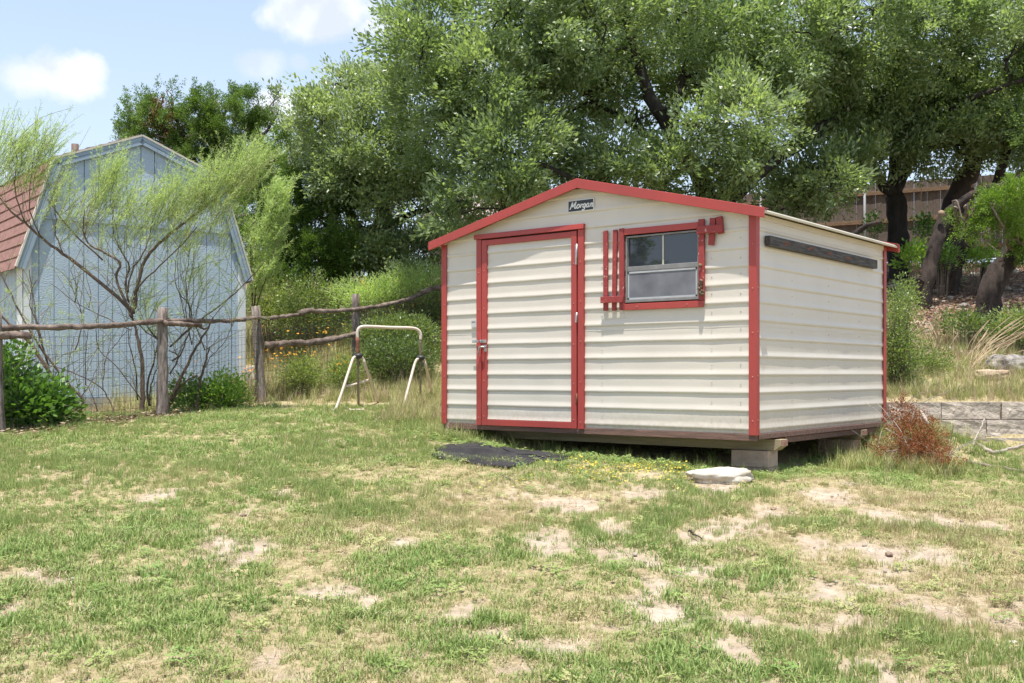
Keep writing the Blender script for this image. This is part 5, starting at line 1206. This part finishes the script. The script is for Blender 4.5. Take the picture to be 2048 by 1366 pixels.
tint = np.where(isstraw, rng.normal(.5, .25, n), .12 + .62 * green + rng.normal(0, .13, n) - .12 * uprt)
scale = rng.uniform(.48, 1.0, n) * (.5 + .5 * g) * (.75 + .5 * sst(.35, .65, fine)) * np.where(y > 10.3, 1.15, 1)
scatter('lawn_grass', np.stack([x, y, ground(x, y) - .003], -1), scale, idx, tint, .15, cg)

# long grass round the shed and along edges
cl = bpy.data.collections.new('long_tufts')
for i in range(5): tuft('long_%02d' % i, cl, M['weed'], 20, .26, .07, .55, .0060, curl=.8)
for i in range(5, 8): tuft('long_%02d' % i, cl, M['weed'], 16, .36, .06, .35, .0045, curl=.4)
for i in range(8, 10): tuft('long_%02d' % i, cl, M['straw'], 14, .34, .06, .45, .0040, curl=.5)
def blob_pts(cx, cy, rx, ry, n): return np.stack([cx + rng.normal(size=n) * rx, cy + rng.normal(size=n) * ry], -1)
E1 = [blob_pts(3.75, 10.7, .28, .35, 150), blob_pts(4.3, 11.2, .22, .3, 90), blob_pts(3.3, 10.2, .15, .2, 40), blob_pts(3.75, 10.2, .35, .12, 50), blob_pts(3.4, 10.55, .12, .2, 40), blob_pts(3.85, 9.95, .34, .12, 110), blob_pts(3.85, 10.3, .3, .3, 70)]
p = np.concatenate(E1); scatter('long_grass', np.stack([p[:, 0], p[:, 1], ground(p[:, 0], p[:, 1])], -1), rng.uniform(.35, .85, len(p)), rng.integers(0, 10, len(p)) * (rng.random(len(p)) < .5), rng.normal(.55, .18, len(p)), .15, cl)
ps, ss, ii, tt = [], [], [], []
def zone(n, fx, fy, s0, s1, t0, strawf, cond=None):
    X_, Y_ = fx(n), fy(n)
    if cond is not None: k = cond(X_, Y_); X_, Y_ = X_[k], Y_[k]
    m = len(X_); ps.append(np.stack([X_, Y_, ground(X_, Y_) - .01], -1)); ss.append(rng.uniform(s0, s1, m)); ii.append(np.where(rng.random(m) < strawf, rng.integers(8, 10, m), rng.integers(0, 8, m))); tt.append(rng.normal(t0, .2, m) + .3 * (fbm(X_, Y_, .9, 5) - .5))
U = lambda a, b: (lambda n: rng.uniform(a, b, n))
barnfree = lambda X_, Y_: ~((((X_ + 6.84) * .782 + (Y_ - 15) * .623) > -.3) & (((X_ + 6.84) * .782 + (Y_ - 15) * .623) < BW + .1) & ((-(X_ + 6.84) * .623 + (Y_ - 15) * .782) > -.15))
behind_fence = lambda X_, Y_: (Y_ > np.interp(X_, [-7, -5.42, -4.24, -3.46, -2.4, -1, .6, 3], [9.4, 11.5, 13.1, 14.9, 16.4, 17, 16, 15]) - .1) & barnfree(X_, Y_)
zone(8500, U(-5.6, 1.2), U(14.5, 23.5), .7, 1.7, .34, .26, behind_fence)
zone(800, U(-2.6, -.6), U(14.5, 16.5), .35, 1.0, .42, .3)
zone(330, U(-1.55, -.8), U(12.2, 14.5), .35, .9, .42, .3)
zone(2600, U(-16, -5.0), U(15.5, 26), .6, 1.5, .4, .25, barnfree)
zone(150, U(-3.9, -2.4), U(14.0, 16.0), .4, .9, .5, .2)
zone(420, U(-6.6, -3.7), U(13.6, 16.6), .3, .7, .5, .35, barnfree)
zone(260, U(-6.6, -3.7), U(10.5, 13.8), .25, .6, .45, .35, lambda X_, Y_: np.abs(Y_ - np.interp(X_, [-6.6, -5.42, -4.24, -3.46], [9.8, 11.4, 13, 14.8])) < .25)
zone(1500, U(3.6, 7.5), U(12.22, 12.7), .2, .55, .4, .35)
zone(3000, U(3.6, 9.5), U(12.25, 15.2), .35, .95, .45, .30)
zone(420, U(4.2, 10), U(14.6, 16), .3, .7, .7, .1, lambda X_, Y_: fbm(X_, Y_, 1.2, 9) > .52)
zone(300, U(2.0, 4.4), U(12.6, 15), .5, 1.2, .5, .2)
zone(260, U(4.0, 11), U(19.5, 23), .4, 1.0, .6, .2, lambda X_, Y_: fbm(X_, Y_, 1.0, 19) > .55)
zone(180, U(-.9, .5), U(10.8, 12.1), .3, .75, .5, .1, lambda X_, Y_: ~in_shed(X_, Y_, .1))
# weeds in the shade along the shed front
fu = rng.uniform(-.1, 3.6, 330); fv = rng.uniform(-.55, .5, 330)
X_ = SH_L.x + fu * .7812 + fv * .6243; Y_ = SH_L.y - fu * .6243 + fv * .7812; k = ~in_mat(X_, Y_); X_, Y_ = X_[k], Y_[k]
ps.append(np.stack([X_, Y_, ground(X_, Y_)], -1)); ss.append(rng.uniform(.2, .5, len(X_))); ii.append(rng.integers(0, 8, len(X_))); tt.append(rng.normal(.75, .12, len(X_)))
scatter('tall_weeds', np.concatenate(ps), np.concatenate(ss), np.concatenate(ii), np.concatenate(tt), .18, cl)
# low clover-like weeds in the shade of the shed
cw = bpy.data.collections.new('clover')
for i in range(4):
    V, Fq = [], []
    for j in range(16):
        a = random.uniform(0, 6.283); r = .07 * math.sqrt(random.random()); c = Vector((r * math.cos(a), r * math.sin(a), random.uniform(.015, .06)))
        for q in range(3):
            th = a + q * 2.1; d = Vector((math.cos(th), math.sin(th), .15)); s = Vector((-d.y, d.x, 0)); k0_ = len(V); V += [c, c + d * .010 + s * .008, c + d * .022, c + d * .010 - s * .008]; Fq.append((k0_, k0_ + 1, k0_ + 2, k0_ + 3))
    me = bpy.data.meshes.new('clover_%d' % i); me.from_pydata(V, [], Fq); a = me.attributes.new('shade', 'FLOAT', 'POINT'); a.data.foreach_set('value', [random.gauss(.1, .1) for _ in V]); me.materials.append(M['lawn']); o = bpy.data.objects.new('clover_%d' % i, me); cw.objects.link(o)
fu = rng.uniform(-.1, 3.9, 420); fv = rng.normal(-.30, .20, 420); X_ = SH_L.x + fu * .7812 + fv * .6243; Y_ = SH_L.y - fu * .6243 + fv * .7812; k = ~in_mat(X_, Y_); X_, Y_ = X_[k], Y_[k]
scatter('clover_patch', np.stack([X_, Y_, ground(X_, Y_)], -1), rng.uniform(.5, 1.0, len(X_)), rng.integers(0, 4, len(X_)), rng.normal(.6, .2, len(X_)), .25, cw)
x, y = lawn_points(3.0, 13, 30); k = (bare(x, y) > .6) & ~in_mat(x, y) & ~in_shed(x, y) & ~((x > 3.6) & (y > WALL_Y - .1)); x, y = x[k], y[k]
scatter('lawn_weeds', np.stack([x, y, ground(x, y)], -1), rng.uniform(.35, .85, len(x)), rng.integers(0, 4, len(x)), rng.normal(.55, .25, len(x)), .2, cw)
# flowers
def flower_col(name, mat, hgt, petals, rad):
    c = bpy.data.collections.new(name)
    for i in range(3):
        V, Fq, S = [], [], []
        for j in range(3):
            x0, y0 = random.gauss(0, .05), random.gauss(0, .05); h = hgt * random.uniform(.7, 1.2)
            for q in range(petals):
                th = q * 6.283 / petals + j; d = Vector((math.cos(th), math.sin(th), .25)); s = Vector((-d.y, d.x, 0)); c0 = Vector((x0, y0, h)); k0_ = len(V)
                V += [c0, c0 + d * rad * .6 + s * rad * .35, c0 + d * rad, c0 + d * rad * .6 - s * rad * .35]; Fq.append((k0_, k0_ + 1, k0_ + 2, k0_ + 3)); S += [random.gauss(0, .2)] * 4
        me = bpy.data.meshes.new('%s_%d' % (name, i)); me.from_pydata(V, [], Fq); a = me.attributes.new('shade', 'FLOAT', 'POINT'); a.data.foreach_set('value', S); me.materials.append(mat); o = bpy.data.objects.new('%s_%d' % (name, i), me); c.objects.link(o)
    return c
fo = flower_col('bank_flower', M['petalo'], .48, 6, .018); fy_ = flower_col('lawn_flower', M['petaly'], .045, 5, .011)
X_ = rng.uniform(-4.4, .6, 520); Y_ = rng.uniform(14.6, 22, 520); k = behind_fence(X_, Y_) & (fbm(X_, Y_, 1.0, 7) > .42); X_, Y_ = X_[k], Y_[k]
scatter('orange_flowers', np.stack([X_, Y_, ground(X_, Y_)], -1), rng.uniform(.7, 1.5, len(X_)), rng.integers(0, 3, len(X_)), rng.normal(.5, .2, len(X_)), .25, fo)
q = np.array([lawn_at(px, py) for px, py in zip(np.concatenate([rng.normal(1210, 50, 60), rng.normal(1320, 45, 60), rng.normal(1290, 60, 26), rng.uniform(700, 1500, 14)]), np.concatenate([rng.normal(945, 12, 60), rng.normal(944, 13, 60), rng.normal(965, 7, 26), rng.uniform(930, 1010, 14)]))])
scatter('yellow_flowers', np.stack([q[:, 0], q[:, 1], ground(q[:, 0], q[:, 1])], -1), rng.uniform(.6, 1.2, len(q)), rng.integers(0, 3, len(q)), rng.normal(.5, .2, len(q)), .2, fy_)
# litter on the woodland floor and pebbles
cp = bpy.data.collections.new('pebbles')
for i in range(4):
    bm = bmesh.new(); bmesh.ops.create_icosphere(bm, subdivisions=2, radius=1)
    for v in bm.verts: v.co *= 1 + .35 * mnoise.noise(v.co * 1.5 + Vector((i * 9, 0, 0))); v.co.z *= .55
    me = bpy.data.meshes.new('pebble_%d' % i); bm.to_mesh(me); bm.free(); me.materials.append((M['rock'], M['rockgrey'], M['rocktan'], M['rocktan'])[i]); o = bpy.data.objects.new('pebble_%d' % i, me); cp.objects.link(o)
x, y = lawn_points(3.0, 11, 22); k = bare(x, y) < .7; x, y = x[k], y[k]
cb = bpy.data.collections.new('dry_bits')
for i in range(4): tuft('bits_%d' % i, cb, M['straw'], 22, .07, .10, 1, .0024, flat=True)
scatter('dry_straw', np.stack([x, y, ground(x, y)], -1), rng.uniform(.5, 1.3, len(x)), rng.integers(0, 4, len(x)), rng.normal(.45, .3, len(x)), .03, cb)
X_ = rng.uniform(3.6, 11.5, 1500); Y_ = rng.uniform(14.6, 23.0, 1500)
scatter('stone_rubble', np.stack([X_, Y_, ground(X_, Y_)], -1), np.minimum(.022 + rng.gamma(1.2, .022, len(X_)), .13), rng.integers(0, 4, len(X_)), rng.random(len(X_)), .2, cp)
x, y = lawn_points(3, 9.5, 26); k = bare(x, y) < .45; x, y = x[k], y[k]
scatter('soil_pebbles', np.stack([x, y, ground(x, y)], -1), rng.gamma(1.4, .0032, len(x)) + .002, rng.choice([0, 2, 3], len(x)), rng.random(len(x)), .2, cp)
cf = bpy.data.collections.new('fallen_leaves')
for i in range(3):
    V, Fq = [], []
    for j in range(14):
        a = random.uniform(0, 6.283); c = Vector((random.gauss(0, .12), random.gauss(0, .12), random.uniform(.004, .02))); d = Vector((math.cos(a), math.sin(a), random.uniform(-.3, .3))); s = Vector((-d.y, d.x, random.uniform(-.3, .3))); k0_ = len(V)
        V += [c, c + d * .025 + s * .012, c + d * .055, c + d * .025 - s * .012]; Fq.append((k0_, k0_ + 1, k0_ + 2, k0_ + 3))
    me = bpy.data.meshes.new('fallen_%d' % i); me.from_pydata(V, [], Fq); me.materials.append((M['soilbrown'], M['rocktan'], M['cutwood'])[i]); o = bpy.data.objects.new('fallen_%d' % i, me); cf.objects.link(o)
X_ = np.concatenate([rng.uniform(3.6, 11.5, 5000), rng.normal(-4.75, .5, 260)]); Y_ = np.concatenate([rng.uniform(14.3, 23.5, 5000), np.zeros(260)])
Y_[5000:] = np.interp(X_[5000:], [-6.6, -5.42, -4.24, -3.46], [9.8, 11.4, 13, 14.8]) + rng.normal(.15, .3, 260)
scatter('leaf_litter', np.stack([X_, Y_, ground(X_, Y_)], -1), rng.uniform(.7, 1.4, len(X_)), rng.integers(0, 3, len(X_)), rng.random(len(X_)), .1, cf)

# ------------------------------------------------------------------ tree across the yard, mirrored in the shed window
tb = Vector((-26.2, .3, gz(-26.2, .3)))
T = Tree('oak_tree', 'lone tree across the yard that the upper window pane of the shed mirrors', 'tree', tb, M['bark_oak'])
T.limb([tb, tb + Vector((.1, 0, 2)), tb + Vector((0, .2, 4.2))], .16, .08, 'trunk')
for dx, dy, z, r in ((0, 0, 4.4, .75), (.2, .5, 5.2, .7), (0, -.6, 5.0, .55), (.1, .15, 6.1, .5), (0, .9, 4.5, .5)):
    T.lobe(tb + Vector((dx, dy, z - tb.z)), r, r, r * .8, dens=.7, leaf=(.13, .06), n=30)
T.done()
